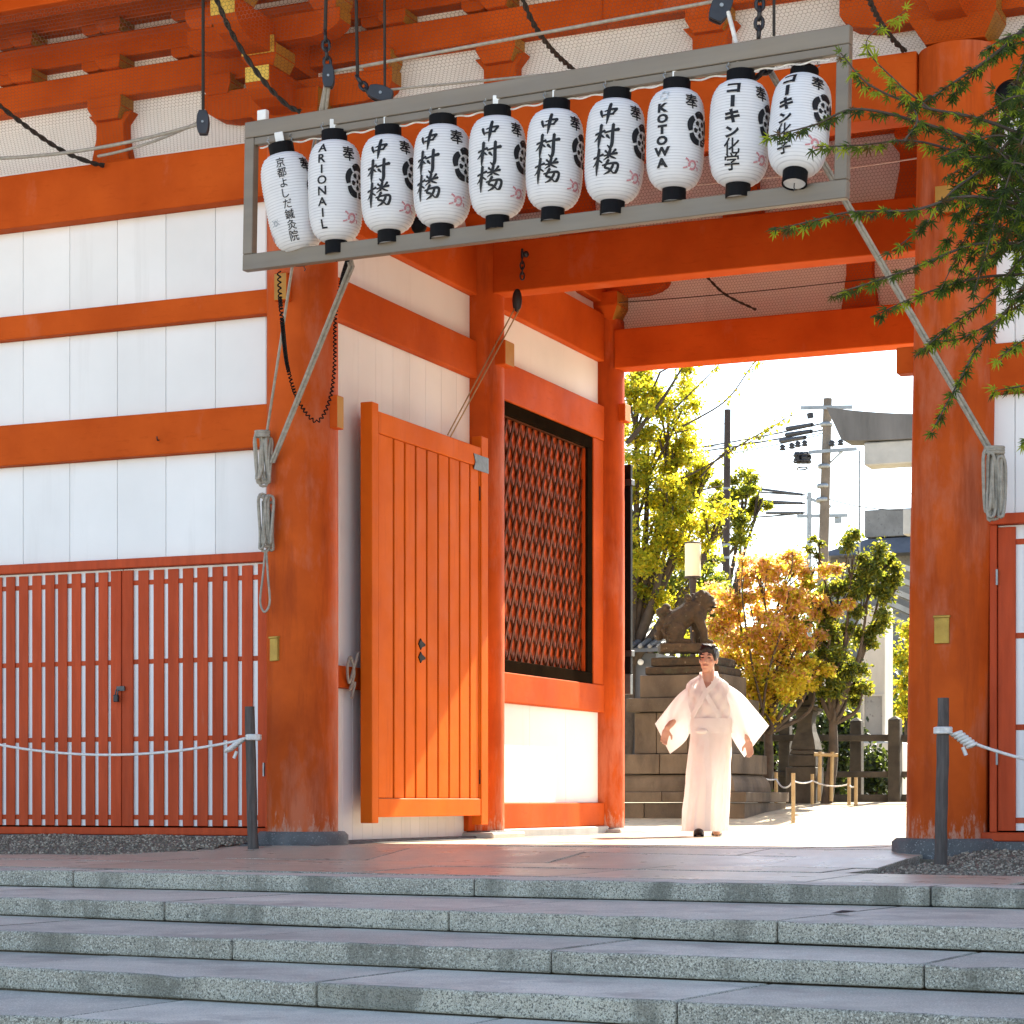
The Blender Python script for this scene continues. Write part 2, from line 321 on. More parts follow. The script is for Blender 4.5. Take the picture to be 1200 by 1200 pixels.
# ================================================================== GROUND
def zp(Y):      # paving height in front of and inside the gate
    if Y >= -0.35: return 0.0
    if Y >= -0.95: return lerp(-0.08, 0.0, (Y + 0.95) / 0.6)
    return lerp(-0.1074, -0.08, (Y + 3.1) / 2.15) if Y > -3.1 else -0.1074
def gz(Y):      # courtyard beyond the gate
    pts = [(-99, 0), (7, 0), (11, 0.035), (12.6, 0.17), (15, 0.30), (2000, 0.31)]
    for (a, za), (b, zb) in zip(pts, pts[1:]):
        if Y <= b: return lerp(za, zb, (Y - a) / (b - a))
    return 0.31
mb = MB(); ys = [8.6, 9.5, 11, 12, 12.6, 13.5, 15, 18, 24, 40, 80, 200, 700]; xs = [-400, -60, -12, -6, -3, 0, 2, 4.5, 7, 12, 40, 400]
for i in range(len(ys) - 1):
    for j in range(len(xs) - 1):
        mb.add([(xs[j], ys[i], gz(ys[i])), (xs[j + 1], ys[i], gz(ys[i])), (xs[j + 1], ys[i + 1], gz(ys[i + 1])), (xs[j], ys[i + 1], gz(ys[i + 1]))], [(0, 1, 2, 3)])
mb.build("courtyard_ground", m_sand, kind="structure", weld=True)
mb = MB(); mb.box(-12, 16, -0.4, 8.6, -1.9, -0.05)
# joint bed under the paving slabs, sloping with them
mb.hexa([(-4, -2.3, -0.5), (9, -2.9, -0.5), (9, -0.4, -0.5), (-4, -0.4, -0.5), (-4, -2.3, -0.165), (9, -2.9, -0.165), (9, -0.4, -0.14), (-4, -0.4, -0.14)])
mb.build("base_ground", m_gravel, kind="structure")
mb = MB(); mb.box(-150, 150, -300, -0.4, -1.9, -1.25); mb.build("shrine_court_ground", m_court, kind="structure")

# step rows: front edges measured at both ends, then extended sideways
H0, RS = 0.43, 0.105
EY = [(1019, 1041), (1051, 1088), (1090, 1133.5), (1132.5, 1193), (1188, 1254)]
EDGE = []
for k, (a, b) in enumerate(EY):
    z = CAM.z - (H0 + RS * k); A, B = atZ(0, a, z), atZ(1200, b, z); d = (B - A).normalized(); EDGE.append((A, d, z))
for k in range(5, 9):
    A, d, z = EDGE[-1]; back = Vector((-d.y, d.x, 0)); EDGE.append((A - back * 0.95, d, z - RS))
JX = [[85, 555, 1090], [192, 525, 910], [271, 645, 1082], [-5, 370, 792], [70, 480, 930]]
steps = thing("stone_steps", "wide worn granite steps leading up to the gate", "steps", (3.5, -5, -0.4)); del steps["category"]; steps["kind"] = "structure"
def slab(name, q, ztop, zbot, parent, mats, bev=0.012, tilt=0):
    mb = MB(); p = [Vector((v.x, v.y, zbot)) for v in q] + [Vector((v.x, v.y, (ztop(v.y) if callable(ztop) else ztop))) for v in q]
    n = max(1, int((p[1] - p[0]).length / .14)) if name == 'step_block' else 1
    if n == 1: mb.hexa(p, [0, 1, 0, 0, 0, 0])
    else:      # long block with a slightly worn, wavy arris
        v = []
        for i in range(n + 1):
            f = i / n; ring = [p[0].lerp(p[1], f), p[3].lerp(p[2], f), p[7].lerp(p[6], f), p[4].lerp(p[5], f)]
            if 0 < i < n: ring[3] = ring[3] + Vector((rnd.gauss(0, .0022), rnd.gauss(0, .0035), -abs(rnd.gauss(0, .0022)) - (.008 if rnd.random() < .05 else 0)))
            v += ring
        fs = []; mi = []
        for i in range(n):
            for k in range(4): k2 = (k + 1) % 4; fs.append((4 * i + k, 4 * i + k2, 4 * i + 4 + k2, 4 * i + 4 + k)); mi.append(1 if k == 2 else 0)
        fs += [(0, 3, 2, 1), (4 * n, 4 * n + 1, 4 * n + 2, 4 * n + 3)]; mi += [0, 0]; mb.add(v, fs, mi)
    return mb.build(name, mats, parent, bevel=bev, seg=2)
for k, (A, d, z) in enumerate(EDGE):
    back = Vector((-d.y, d.x, 0))
    if k < 5: js = [(atZ(x, lerp(EY[k][0], EY[k][1], x / 1200), z) - A).dot(d) for x in JX[k]]
    else: js = [0.7 + 0.4 * (k % 2), 2.4, 4.2]
    w = (js[-1] - js[0]) / 2
    js = [js[0] - w * 2, js[0] - w] + js + [js[-1] + w, js[-1] + 2 * w, js[-1] + 3 * w]
    for a, b in zip(js, js[1:]):
        if k == 0: dep = [0.36, 0.36]
        else:      # reach back under the step above
            A2, d2, _ = EDGE[k - 1]; n2 = Vector((-d2.y, d2.x, 0)); dep = []
            for s in (a, b):
                P = A + d * s; dep.append((A2 - P).dot(n2) / back.dot(n2) + 0.03)
        g = 0.0035; dz = rnd.uniform(-0.002, 0.002)
        P0, P1 = A + d * (a + g), A + d * (b - g)
        slab("step_block", [P0, P1, P1 + back * dep[1], P0 + back * dep[0]], z + dz, z - RS + 0.006 if k < 8 else z - 0.3, steps, [m_granite, m_tread])
# joint bed under the treads
mb = MB()
for k in range(len(EDGE) - 1):
    A, d, z = EDGE[k]; A2, d2, _ = EDGE[k + 1]; b1 = Vector((-d.y, d.x, 0))
    mb.hexa([A - d * 6 - UP * 1.6 + b1 * .012, A + d * 14 - UP * 1.6 + b1 * .012, A + d * 14 - UP * 1.6 + b1 * 2.4, A - d * 6 - UP * 1.6 + b1 * 2.4,
             A - d * 6 - UP * .03 + b1 * .012, A + d * 14 - UP * .03 + b1 * .012, A + d * 14 - UP * .03 + b1 * 2.4, A - d * 6 - UP * .03 + b1 * 2.4])
# paving rows behind the first step
pave = thing("pavement", "pale stone paving running through the gate", "paving", (2.4, 1, 0)); del pave["category"]; pave["kind"] = "structure"
A, d, z0 = EDGE[0]; back = Vector((-d.y, d.x, 0))
qR = atZ(990, 1021.5, -0.085); qS = atZ(1180, 1033, -0.09)
sR = (qR - A).dot(d); sS = (qS - A).dot(d)
rR = (qR - A).dot(back); qN = atZ(1074, 1007, -0.01)
rows = [0.36, max(0.5, rR), 0.5, 0.5, 0.5, 0.5, 0.5]
acc = rows[0]; rws = [(rows[0], rR)] ; acc = rR
while acc < 4.2: rws.append((acc, acc + 0.62)); acc += 0.62
def left_edge(P):     # gravel bed along the left wing
    poly = [(-9, -1.45), (-2.6, -1.25), (-1.9, -1.10), (-0.95, -0.78), (-0.42, -0.52), (-0.30, -0.30)]
    for (x0, y0), (x1, y1) in zip(poly, poly[1:]):
        if x0 <= P.x <= x1: return P.y > lerp(y0, y1, (P.x - x0) / (x1 - x0))
    return False
for i, (r0, r1) in enumerate(rws):
    s = -5.0 + (0.4 if i % 2 else 0)
    while s < 9.5:
        w = rnd.uniform(0.95, 1.5)
        if i == 0 and s < sS < s + w: w = sS - s
        if i > 0 and s < sR < s + w: w = sR - s
        P0, P1 = A + d * (s + .003), A + d * (s + w - .003)
        q = [P0 + back * (r0 + .003), P1 + back * (r0 + .003), P1 + back * (r1 - .003), P0 + back * (r1 - .003)]
        c = sum(q, Vector()) / 4
        skip = (i == 0 and s + w > sS + .01) or (i > 0 and s + w > sR + .01) or c.y > 0.05
        if not skip:
            q = [Vector((v.x, min(v.y, 0.1), 0)) for v in q]
            dz = rnd.uniform(-.003, .003)
            slab("paving_slab", q, (lambda y, dz=dz: zp(y) + dz), -0.2, pave, [m_granite, m_pave], 0.006)
        s += w
# paving inside and beyond the gate
Y = 0.0
i = 0
while Y < 8.5:
    X = 0.28; dY = 0.62 if Y < 0.3 else 0.9
    while X < 4.5:
        w = min(rnd.uniform(0.9, 1.5), 4.52 - X)
        if 4.52 - X - w < 0.35: w = 4.52 - X
        Y0 = Y + (.12 if Y == 0 else .003)
        slab("paving_slab", [Vector((X + .003, Y0, 0)), Vector((X + w - .003, Y0, 0)), Vector((X + w - .003, Y + dY - .003, 0)), Vector((X + .003, Y + dY - .003, 0))], rnd.uniform(-.003, .003) , -0.06, pave, [m_granite, m_pave], 0.006)
        X += w
    Y += dY; i += 1
mb = MB(); mb.box(-0.3, 0.27, -.38, 8.6, -.06, 0.004); mb.box(4.53, 9, .05, 8.6, -.06, .004); mb.build("passage_edge_ground", m_base, kind="structure")
# gravel beds
def bed(name, outline, zf, n=26):
    mb = MB(); xs = [p[0] for p in outline]; ys = [p[1] for p in outline]
    def inside(x, y):
        c = False
        for (x0, y0), (x1, y1) in zip(outline, outline[1:] + outline[:1]):
            if (y0 > y) != (y1 > y) and x < (x1 - x0) * (y - y0) / (y1 - y0) + x0: c = not c
        return c
    peb = MB()
    st = 0.06; nx = int((max(xs) - min(xs)) / st); ny = int((max(ys) - min(ys)) / st)
    cells = [(min(xs) + i * st, min(ys) + j * st) for i in range(nx) for j in range(ny)]
    for x, y in cells:
        if inside(x + st / 2, y + st / 2):
            mb.add([(x, y, zf(x, y)), (x + st, y, zf(x + st, y)), (x + st, y + st, zf(x + st, y + st)), (x, y + st, zf(x, y + st))], [(0, 1, 2, 3)])
            for _ in range(7):
                px_, py_ = x + rnd.random() * st, y + rnd.random() * st; r = rnd.uniform(.005, .012)
                rot = Matrix.Rotation(rnd.uniform(0, 6), 3, 'Z') @ Matrix.Rotation(rnd.uniform(-.5, .5), 3, 'X')
                peb.sphere((px_, py_, zf(px_, py_) + r * .3), r * rnd.uniform(.8, 1.3), r, r * .7, 5, 3, rnd.choice((0, 0, 1, 1, 2)), False, rot)
    o = mb.build(name, m_gravel, kind="structure", weld=True)
    p = peb.build("gravel_stones", m_pebs, kind="stuff"); return o, p
outl = [(-4.2, -0.16), (-0.2, -0.16), (-0.30, -0.30), (-0.42, -0.52), (-0.95, -0.78), (-1.9, -1.10), (-2.6, -1.25), (-4.2, -1.4)]
def yedge(x):
    q = [(-9, -1.45), (-2.6, -1.25), (-1.9, -1.10), (-0.95, -0.78), (-0.42, -0.52), (-0.30, -0.30), (1, -.2)]
    for (xa, ya), (xb, yb) in zip(q, q[1:]):
        if xa <= x <= xb: return lerp(ya, yb, (x - xa) / (xb - xa))
    return -.3
o, p = bed("gravel_bed", outl, lambda x, y: zp(y) - .012 + min(max(y - yedge(x), 0), .3) / .3 * .04 + max(0, min(1, (y + .9) / .7)) * .028 + 0.006 * math.sin(x * 7) * math.sin(y * 9))
tag(p, "loose grey gravel heaped along the left wing of the gate", "gravel")
def rp(s, r): P = A + d * s + back * r; return (P.x, P.y)
outr = [rp(sR, rR), rp(sS, rR), rp(sS, rws[0][0]), rp(9, rws[0][0]), (9.2, -0.16), (4.55, -0.16), (qN.x - .05, -0.32)]
o, p = bed("gravel_bed", outr, lambda x, y: lerp(-0.125, 0.0, max(0, min(1, (y + 1.6) / 1.4))) + 0.008 * math.sin(x * 7) * math.sin(y * 9))
tag(p, "loose grey gravel in the sunken bed before the right pillar", "gravel")

# ================================================================== GATE
gate = thing("temple_gate", "large vermilion wooden shrine gate with white plaster panels and open passage", "gate", (2.39, 0, 0))
def pillar(x, y, r, ztop, rb, zb, lean=0, n=40, mat_=None):
    mb = MB(); prof = []
    for i in range(12):
        z = lerp(zb, ztop, i / 11); prof.append((r * (1 - 0.02 * abs(i / 11 - .35)), z))
    mb.lathe((x, y, 0), prof, n)
    if lean: mb.v = [Vector((v.x + lean * (v.z - 2.0), v.y, v.z)) for v in mb.v]
    o = mb.build("pillar", mat_ or m_vpil, gate)
    b = MB(); b.lathe((x + (-lean * 2 if lean else 0), y, 0), [(rb + .012, -0.1), (rb + .012, zb * .75), (rb - .015, zb + .004)], 24); b.build("pillar_base", m_base, gate)
    return o
PW = 4.78
pl1 = pillar(0, 0, .263, 5.2, .325, .092)
pr1 = pillar(PW, 0, .264, 5.15, .34, .075, lean=.016)
pl2 = pillar(0, 3.1, .238, 5.2, .30, .06)
pl3 = pillar(0, 6.1, .22, 5.05, .28, .05)
pr2 = pillar(PW, 3.1, .238, 5.2, .30, .06)
pr3 = pillar(PW, 6.1, .22, 5.05, .28, .05)
pillar(-4.3, 0, .263, 5.2, .325, .092); pillar(9.1, 0, .263, 5.2, .325, .09)
def beam(x0, x1, y0, y1, z0, z1, name="beam", m=None, bev=.01, parent=None):
    return MB().box(x0, x1, y0, y1, z0, z1).build(name, m or m_verm, parent or gate, bevel=bev, seg=2)
# --- front wings (left x -4.1..-.2, right 5.0..8.9)
def wing(x0, x1, side):
    beam(x0, x1, -.125, .125, 4.755, 5.165)
    for (a, b) in ((3.905, 4.085), (2.925, 3.24)): beam(x0, x1, -.085, .085, a, b)
    MB().box(x0, x1, .055, .085, -.1, 5.2).build('wing_back_board', m_dkwood, gate)
    sill = MB().box(x0, x1, -.10, .10, .062, .118).build("sill_beam", m_vslat, gate, bevel=.006)
    MB().box(x0, x1, -.13, .1, -.1, .06).build("foundation_stone", m_base, gate, bevel=.008)
    for (za, zb) in ((4.085, 4.755), (3.24, 3.905), (2.155, 2.925)):
        pan = thing("wall_panel", None, None, ((x0 + x1) / 2, 0, (za + zb) / 2)); pan.parent = gate; pan.location -= gate.location
        xs = []; x = -0.74 if side < 0 else 5.62
        sgn = 0.434
        lo, hi = x0, x1
        e = [lo]; k = math.ceil((lo - x) / sgn)
        while x + k * sgn < hi - .05: e.append(x + k * sgn); k += 1
        e.append(hi)
        for a, b in zip(e, e[1:]):
            if b - a < .05: continue
            MB().box(a + .0018, b - .0018, .0, .03, za + .002, zb - .002).build("board", m_white, pan, bevel=.003)
        MB().box(x0, x1, .032, .05, za, zb).build("backing", m_dkwood, pan)
wing(-4.1, -.19, -1); wing(4.99, 8.9, 1)
# --- lattice doors in the wings
lat = {}
def slat_mesh(w, z0, z1, t=.010):
    k = (round(w, 4), z0, z1)
    if k not in lat:
        lat[k] = MB().box(-w / 2, w / 2, -t, 0, z0, z1).mesh("slat", m_vslat, bevel=.003)
    return lat[k]
def lattice_door(x0, x1, pitch, w, stile_l, stile_r, first, xs=None):
    D = thing("lattice_door", None, None, (x0, -.02, .13)); D.parent = gate; D.location -= gate.location
    MB().box(x0, x1, -.014, .02, .13, 2.082).build("backing_board", m_white, D)
    for z in (1.975, 1.375, .79, .195): MB().box(x0 + .01, x1 - .01, -.021, -.0145, z - .018, z + .018).build("rail", m_vslat, D, bevel=.002)
    inst("stile", slat_mesh(stile_l, .128, 2.07, .020), D, (x0 + stile_l / 2, -.020, 0))
    inst("stile", slat_mesh(stile_r, .128, 2.07, .020), D, (x1 - stile_r / 2, -.020, 0))
    for x in xs or (): inst("slat", slat_mesh(w, .13, 2.065), D, (x, -.021 + rnd.uniform(-.002, .002), 0))
    x = x0 + first
    while not xs and x + w / 2 < x1 - stile_r - .02:
        if x - w / 2 > x0 + stile_l + .015: inst("slat", slat_mesh(w, .13, 2.065), D, (x, -.021 + rnd.uniform(-.002, .002), 0))
        x += pitch
    return D
px_ = lambda *p: [atY(q, 820, -.03).x for q in p]
dl = lattice_door(-2.84, -1.548, .1245, .086, .086, .094, .142, px_(-3, 12.3, 27.3, 42.8, 58.3, 73.3, 89, 105.3, 120.6))
dr = lattice_door(-1.54, -.285, .1305, .093, .096, .070, .218, px_(168, 185.8, 202.8, 220, 237.2, 255, 272.5, 289.5))
d0 = lattice_door(-4.05, -2.85, .1245, .086, .09, .10, .142)
d3 = lattice_door(5.085, 6.3, .1305, .093, .112, .1, .218)
d4 = lattice_door(6.32, 7.5, .1305, .093, .112, .1, .218)
for (x0, x1) in ((-4.1, -.19), (4.99, 8.9)):
    MB().box(x0, x1, -.075, .05, 2.085, 2.155).build("door_lintel", m_vslat, gate, bevel=.005)
for (x0, x1) in ((-.283, -.2), (5.035, 5.08)): MB().box(x0, x1, -.06, .03, .12, 2.085).build("door_jamb", m_vslat, gate, bevel=.004)
pad = MB(); pad.box(-1.575, -1.505, -.062, -.05, 1.155, 1.19); pad.tube([(-1.575, -.066, 1.165), (-1.578, -.075, 1.12), (-1.56, -.075, 1.115), (-1.556, -.066, 1.16)], .005, 6)
pad.build("door_hasp", m_zinc, dl); MB().box(-1.588, -1.548, -.088, -.06, 1.07, 1.125).build("padlock", m_iron, dl, bevel=.006, seg=2)
for (x, z) in ((-.292, .55), (5.083, .60), (5.083, 1.75)): MB().box(x - .006, x + .006, -.066, -.05, z - .05, z + .05).build("hinge", m_steel, dr if x < 0 else d3)
MB().tube([(-1.18, -.085, 3.03), (-1.18, -.11, 3.03), (-1.18, -.115, 3.055)], .006, 5).build("wall_hook", m_iron, gate)
MB().tube([(5.12, -.085, 3.10), (5.12, -.11, 3.09), (5.12, -.115, 3.12)], .006, 5).build("wall_hook", m_iron, gate)
# --- front beam over the passage, mid and back cross beams
beam(.2, PW - .2, -.125, .125, 4.755, 5.165)
beam(.2, PW - .18, 2.98, 3.20, 4.66, 5.09)
beam(.18, PW - .18, 5.95, 6.20, 4.556, 4.935)
# --- passage side walls (left built as seen, right mirrored above head height)
for sx, X in ((1, 0.0), (-1, PW)):
    f = lambda a, b: (X + sx * a, X + sx * b) if sx > 0 else (X + sx * b, X + sx * a)
    x0, x1 = f(-.1, .10)
    beam(x0, x1, .24, 2.88, 4.63, 5.08); beam(x0, x1, 3.32, 5.9, 4.62, 5.08)
    if sx > 0:
        beam(x0, x1, .22, 2.88, 3.925, 4.24); beam(x0, x1, 3.3, 5.9, 3.84, 4.18)
        beam(x0, x1, .22, 2.88, 1.17, 1.335); beam(x0, x1, 3.3, 5.9, 1.185, 1.45)
        beam(x0, x1, 3.3, 5.9, .075, .30); beam(x0, x1 - .02, 2.75, 2.9, .06, .2)
        MB().box(-.16, .15, 3.3, 5.9, -.05, .072).build("wall_base_stone", m_pale, gate, bevel=.01)
        MB().box(-.10, .32, 2.72, 3.42, -.02, .05).build("wall_base_stone", m_pale, gate, bevel=.012)
        MB().box(-.10, .30, 5.82, 6.42, -.02, .042).build("wall_base_stone", m_pale, gate, bevel=.012)
        def boards(y0, y1, z0, z1, w, xf=.035):
            pan = thing("wall_panel", None, None, (xf, (y0 + y1) / 2, (z0 + z1) / 2)); pan.parent = gate; pan.location -= gate.location
            n = max(1, round((y1 - y0) / w))
            for i in range(n):
                a, b = lerp(y0, y1, i / n), lerp(y0, y1, (i + 1) / n)
                MB().box(xf - .03, xf, a + .0012, b - .0012, z0 + .001, z1 - .001).build("board", m_white, pan, bevel=.0025)
            MB().box(xf - .05, xf - .032, y0, y1, z0, z1).build("backing", m_dkwood, pan)
        boards(.22, 2.9, 1.335, 3.925, .30); boards(.22, 2.9, .012, 1.17, .17); boards(.22, 2.9, 4.24, 4.63, 2.7)
        boards(3.3, 5.92, 4.18, 4.62, 2.7); boards(3.3, 5.92, .30, 1.185, .95)
        # strip of debris along the wall foot
        MB().box(.03, .17, .3, 2.75, -.02, .022).build("wall_base_stone", m_base, gate, bevel=.01)
    MB().box(X - .04 * sx if sx > 0 else X, X if sx > 0 else X + .04, .1, 6.1, 5.08, 6.3).build("upper_wall", m_white, gate)
MB().box(-4.3, -.2, 6.0, 6.1, -.1, 6.3).build('rear_wing_wall', m_white, gate); MB().box(-4.4, -4.3, .1, 6.1, -.1, 6.3).build('rear_wing_wall', m_white, gate)
MB().box(-4.3, -.2, .1, 6.0, -.08, -.02).build('wing_floor', m_base, gate)
MB().box(PW - .03, PW + .04, .2, 6.0, -.1, 5.1).build('rear_wing_wall', m_white, gate); MB().box(PW + .04, 9.1, 6.0, 6.1, -.1, 6.3).build('rear_wing_wall', m_white, gate)
for z0, z1 in ((3.84, 4.2), (1.18, 1.45), (.07, .3)): beam(PW - .1, PW - .035, .24, 5.9, z0, z1)
# --- lattice window
W = thing("lattice_window", None, None, (.08, 4.5, 2.6)); W.parent = gate; W.location -= gate.location
wy0, wy1, wz0, wz1 = 3.28, 5.62, 1.452, 3.838
MB().box(-.04, .085, wy0, wy1, wz1 - .115, wz1).build("frame", m_dkwood, W, bevel=.006); MB().box(-.04, .085, wy0, wy1, wz0, wz0 + .11).build("frame", m_dkwood, W, bevel=.006)
for (a, b) in ((wy0, wy0 + .12), (wy1 - .12, wy1)): MB().box(-.04, .083, a, b, wz0 + .11, wz1 - .115).build("frame", m_dkwood, W, bevel=.006)
MB().box(.0, .09, 5.63, 5.9, 1.452, 3.838).build("jamb", m_verm, gate, bevel=.006)
MB().box(.02, .055, wy0 + .12, wy1 - .12, wz1 - .125, wz1 - .116).build("inner_moulding", m_lbar, W); 
MB().box(.02, .055, wy1 - .13, wy1 - .12, wz0 + .11, wz1 - .125).build("inner_moulding", m_vlatt, W)
P_ = .15; S_ = .154; a0, a1, b0, b1 = wy0 + .12, wy1 - .12, wz0 + .11, wz1 - .115
for layer, sgn in ((0, 1), (1, -1)):
    k = -40
    while k < 60:
        c = a0 + k * P_; k += 1
        # y = c + sgn * (z-b0) * (P/2)/S
        g = sgn * (P_ / 2) / S_
        za, zb = b0, b1
        def clip(za, zb):
            for lim, isup in ((a0, False), (a1, True)):
                z = b0 + (lim - c) / g
                if (g > 0) == isup: zb = min(zb, z)
                else: za = max(za, z)
            return za, zb
        za, zb = clip(za, zb)
        if zb - za < .08: continue
        p, q = Vector((0, c + g * (za - b0), za)), Vector((0, c + g * (zb - b0), zb))
        xo = .026 - .012 * layer
        MB().bar(p + Vector((xo, 0, 0)), q + Vector((xo, 0, 0)), .036, .0115, up=(1, 0, 0)).build("lattice_bar", m_lbar, W, bevel=.003)
# boarding behind the lattice, a few slots open to daylight
MB().box(-.02, .005, wy0 + .1, wy1 - .1, wz0 + .1, wz1 - .1).build("back_board", m_vlatt, W)
# --- open door leaf on the left wall
D = thing("gate_door", None, None, (.25, 2.78, .11)); D.parent = gate; D.location -= gate.location
MB().box(.15, .25, .63, .74, .15, 3.34).build("stile", m_vdoor_lit, D, bevel=.006, seg=2)
MB().box(.16, .25, 2.64, 2.78, .118, 3.385).build("stile", m_vdoor_lit, D, bevel=.006, seg=2)
MB().box(.165, .247, .745, 2.635, 3.12, 3.285).build("rail", m_vdoor_lit, D, bevel=.005); MB().box(.165, .247, .745, 2.635, .195, .338).build("rail", m_vdoor_lit, D, bevel=.005)
MB().box(.17, .205, .745, 2.635, .34, 3.118).build("back_board", m_dred, D)
gx = [447.5, 461.7, 474.7, 487.5, 500.5, 513.8, 526.7, 539, 551, 561.7]
gy = [.745] + [atX(x, 800, .24).y for x in gx[1:]] + [2.635]
for a, b in zip(gy, gy[1:]):
    MB().box(.206, .238, a + .015, b - .015, .342, 3.116).build("plank", m_vdoor_lit, D, bevel=.004)
sw = [(0, 0), (.30, 0), (.30, .13), (0, .13), (.035, .065)]
y0 = 2.48
MB().prism([(y0 + u, 3.055 + .03 + v) for u, v in sw], (.248, 0, 0), (0, 1, 0), (0, 0, 1), (1, 0, 0), .006).build("strap", m_zinc, D)
for z in (1.56, 1.455):
    y = atX(494, 728, .24).y
    MB().prism([(y - .06, z), (y - .02, z + .045), (y, z + .025), (y + .06, z + .005), (y + .06, z - .01), (y, z - .025), (y - .02, z - .045)], (.2385, 0, 0), (0, 1, 0), (0, 0, 1), (1, 0, 0), .008).build("studded_plate", m_black, D)
for z in (2.9, .52): MB().box(.2365, .241, 2.622, 2.65, z - .06, z + .06).build("hinge", m_black, D)
# --- tenon ends and gilt plates
def tenon(x0, x1, y0, y1, z0, z1, face):    # face: index of the box face that shows end grain
    mi = [0] * 6; mi[face] = 1
    MB().box(x0, x1, y0, y1, z0, z1, mi).build("beam_end", [m_verm, m_ochre], gate, bevel=.006)
tenon(-.055, .055, -.33, -.2, 3.925, 4.125, 2); tenon(.2, .315, -.055, .055, 3.03, 3.27, 3)
tenon(.2, .31, 3.0, 3.2, 4.05, 4.26, 3); tenon(.18, .27, 6.02, 6.18, 4.05, 4.22, 3)
tenon(4.43, 4.58, -.06, .06, 3.10, 3.27, 5); tenon(4.74, 4.86, -.33, -.2, 4.04, 4.22, 2)
for (px, py, w, h) in ((334, 761, .085, .165), (1104, 739, .095, .165)):
    x = -.09 if px < 600 else atY(px, py, -.26).x
    yy = -math.sqrt(max(.263 ** 2 - (x - (0 if px < 600 else 4.77)) ** 2, 0)); z = atY(px, py, yy).z
    nrm = Vector((x - (0 if px < 600 else 4.77), yy, 0)).normalized(); tg = Vector((-nrm.y, nrm.x, 0)); tg = -tg if tg.x < 0 else tg
    m = MB(); m.obox(Vector((x, yy, z)) + nrm * .004, tg, nrm, UP, w / 2, .012, h / 2); m.obox(Vector((x, yy, z + h / 2 + .006)) + nrm * .008, tg, nrm, UP, w / 2 + .006, .016, .008)
    m.build("gilt_plate", m_brass, gate, bevel=.003)
q0, q1 = atY(735.5, 790, 6.36), atY(741.5, 545, 6.36)
MB().box(q0.x - .1, q1.x, 6.30, 6.36, q0.z, q1.z).build("rear_door_edge", m_black, gate, bevel=.004)
for y_ in (566, 766): q = atY(739, y_, 6.35); MB().box(q.x - .05, q.x + .035, 6.28, 6.375, q.z - .03, q.z + .03).build("rear_door_band", m_iron, gate, bevel=.004)
q = atY(739, 802, 6.36); MB().box(q.x - .06, q.x + .02, 6.30, 6.37, q.z - .1, q.z + .1).build("rear_door_latch", m_zinc, gate, bevel=.004)
# --- upper wall zone and bracket sets
def strut(x, y, z0, z1, parent=gate):
    w0, w1 = .175, .125; poly = [(-w0, 0), (-w1, (z1 - z0) * .55), (-w1, (z1 - z0) * .8), (-w1 - .07, z1 - z0), (w1 + .07, z1 - z0), (w1, (z1 - z0) * .8), (w1, (z1 - z0) * .55), (w0, 0)]
    MB().prism([(x + u, z0 + v) for u, v in poly], (0, y - .05, 0), (1, 0, 0), (0, 0, 1), (0, 1, 0), .12).build("strut", m_verm, parent, bevel=.006)
def masu(c, w, h, parent=gate, dep=None):
    d2 = (dep or w) / 2; w2 = w / 2; x, y, z = c; hb = h * .5
    mb = MB(); mi = [0, 0, 0, 1, 0, 1]
    mb.hexa([(x - w2 * .68, y - d2 * .7, z), (x + w2 * .68, y - d2 * .7, z), (x + w2 * .68, y + d2, z), (x - w2 * .68, y + d2, z), (x - w2, y - d2, z + hb), (x + w2, y - d2, z + hb), (x + w2, y + d2, z + hb), (x - w2, y + d2, z + hb)], mi)
    mb.box(x - w2, x + w2, y - d2, y + d2, z + hb, z + h, mi)
    return mb.build("bearing_block", [m_verm, m_ochre], parent, bevel=.004)
def arm(c, axis, L0, L1, w, h, parent=gate, end=1, mats=None):    # bracket arm with curved undersides
    ax = Vector(axis); poly = []
    def curve(L, s):
        r = min(.22, abs(L) * .45); return [(L - s * r, -h / 2), (L - s * r * .45, -h / 2 + h * .12), (L - s * r * .12, -h / 2 + h * .33), (L, -h / 2 + h * .52), (L, h / 2)]
    right = curve(L1, 1); left = curve(L0, -1)
    poly = left[::-1] + right
    side = ax.cross(UP)
    n = len(poly); ends = [0, 0] + [0] * n
    ends[2 + 0] = end; ends[2 + n - 2] = end
    return MB().prism(poly, Vector(c) - side * w / 2, ax, UP, side, w, ends).build("bracket_arm", mats or [m_verm, m_ochre, m_gold], parent, bevel=.004)
def upper(y, x0, x1, zb, full, sx):
    MB().box(x0, x1, y + .06, y + .09, zb, 6.9 if full else 6.3).build("upper_wall", m_white, gate)
    for x in sx: strut(x, y + .01, zb, 5.56); masu((x, y - .02, 5.50), .30, .17, dep=.2)
    if not full:
        beam(x0, x1, y - .06, y + .08, 5.66, 5.87); return
    for (a, b) in ((5.665, 5.875), (5.965, 6.155), (6.245, 6.46)): beam(x0, x1, y - .075, y + .07, a, b)
    k = math.ceil((x0 + .2) / .8)
    while k * .8 < x1 - .2:
        x = k * .8
        if min(abs(x), abs(x - PW)) > .45:
            for z in (5.877, 6.157):
                masu((x + .0, y - .035, z), .22, .088, dep=.22); arm((x - .19, y - .02, z + .05), (1, 0, 0), -.09, .10, .12, .075, end=0)
        k += 1
for x0, x1, sx in ((-4.3, PW / 2 - .0, (-3.2, -1.65, 1.6)), (PW / 2, 9.1, (3.15, 6.4, 8.0))): upper(0, x0, x1, 5.167, True, sx)
upper(3.1, .2, PW - .2, 5.09, False, (.95, 2.4, 3.83)); upper(6.1, .2, PW - .2, 4.937, False, (2.60, 4.2))
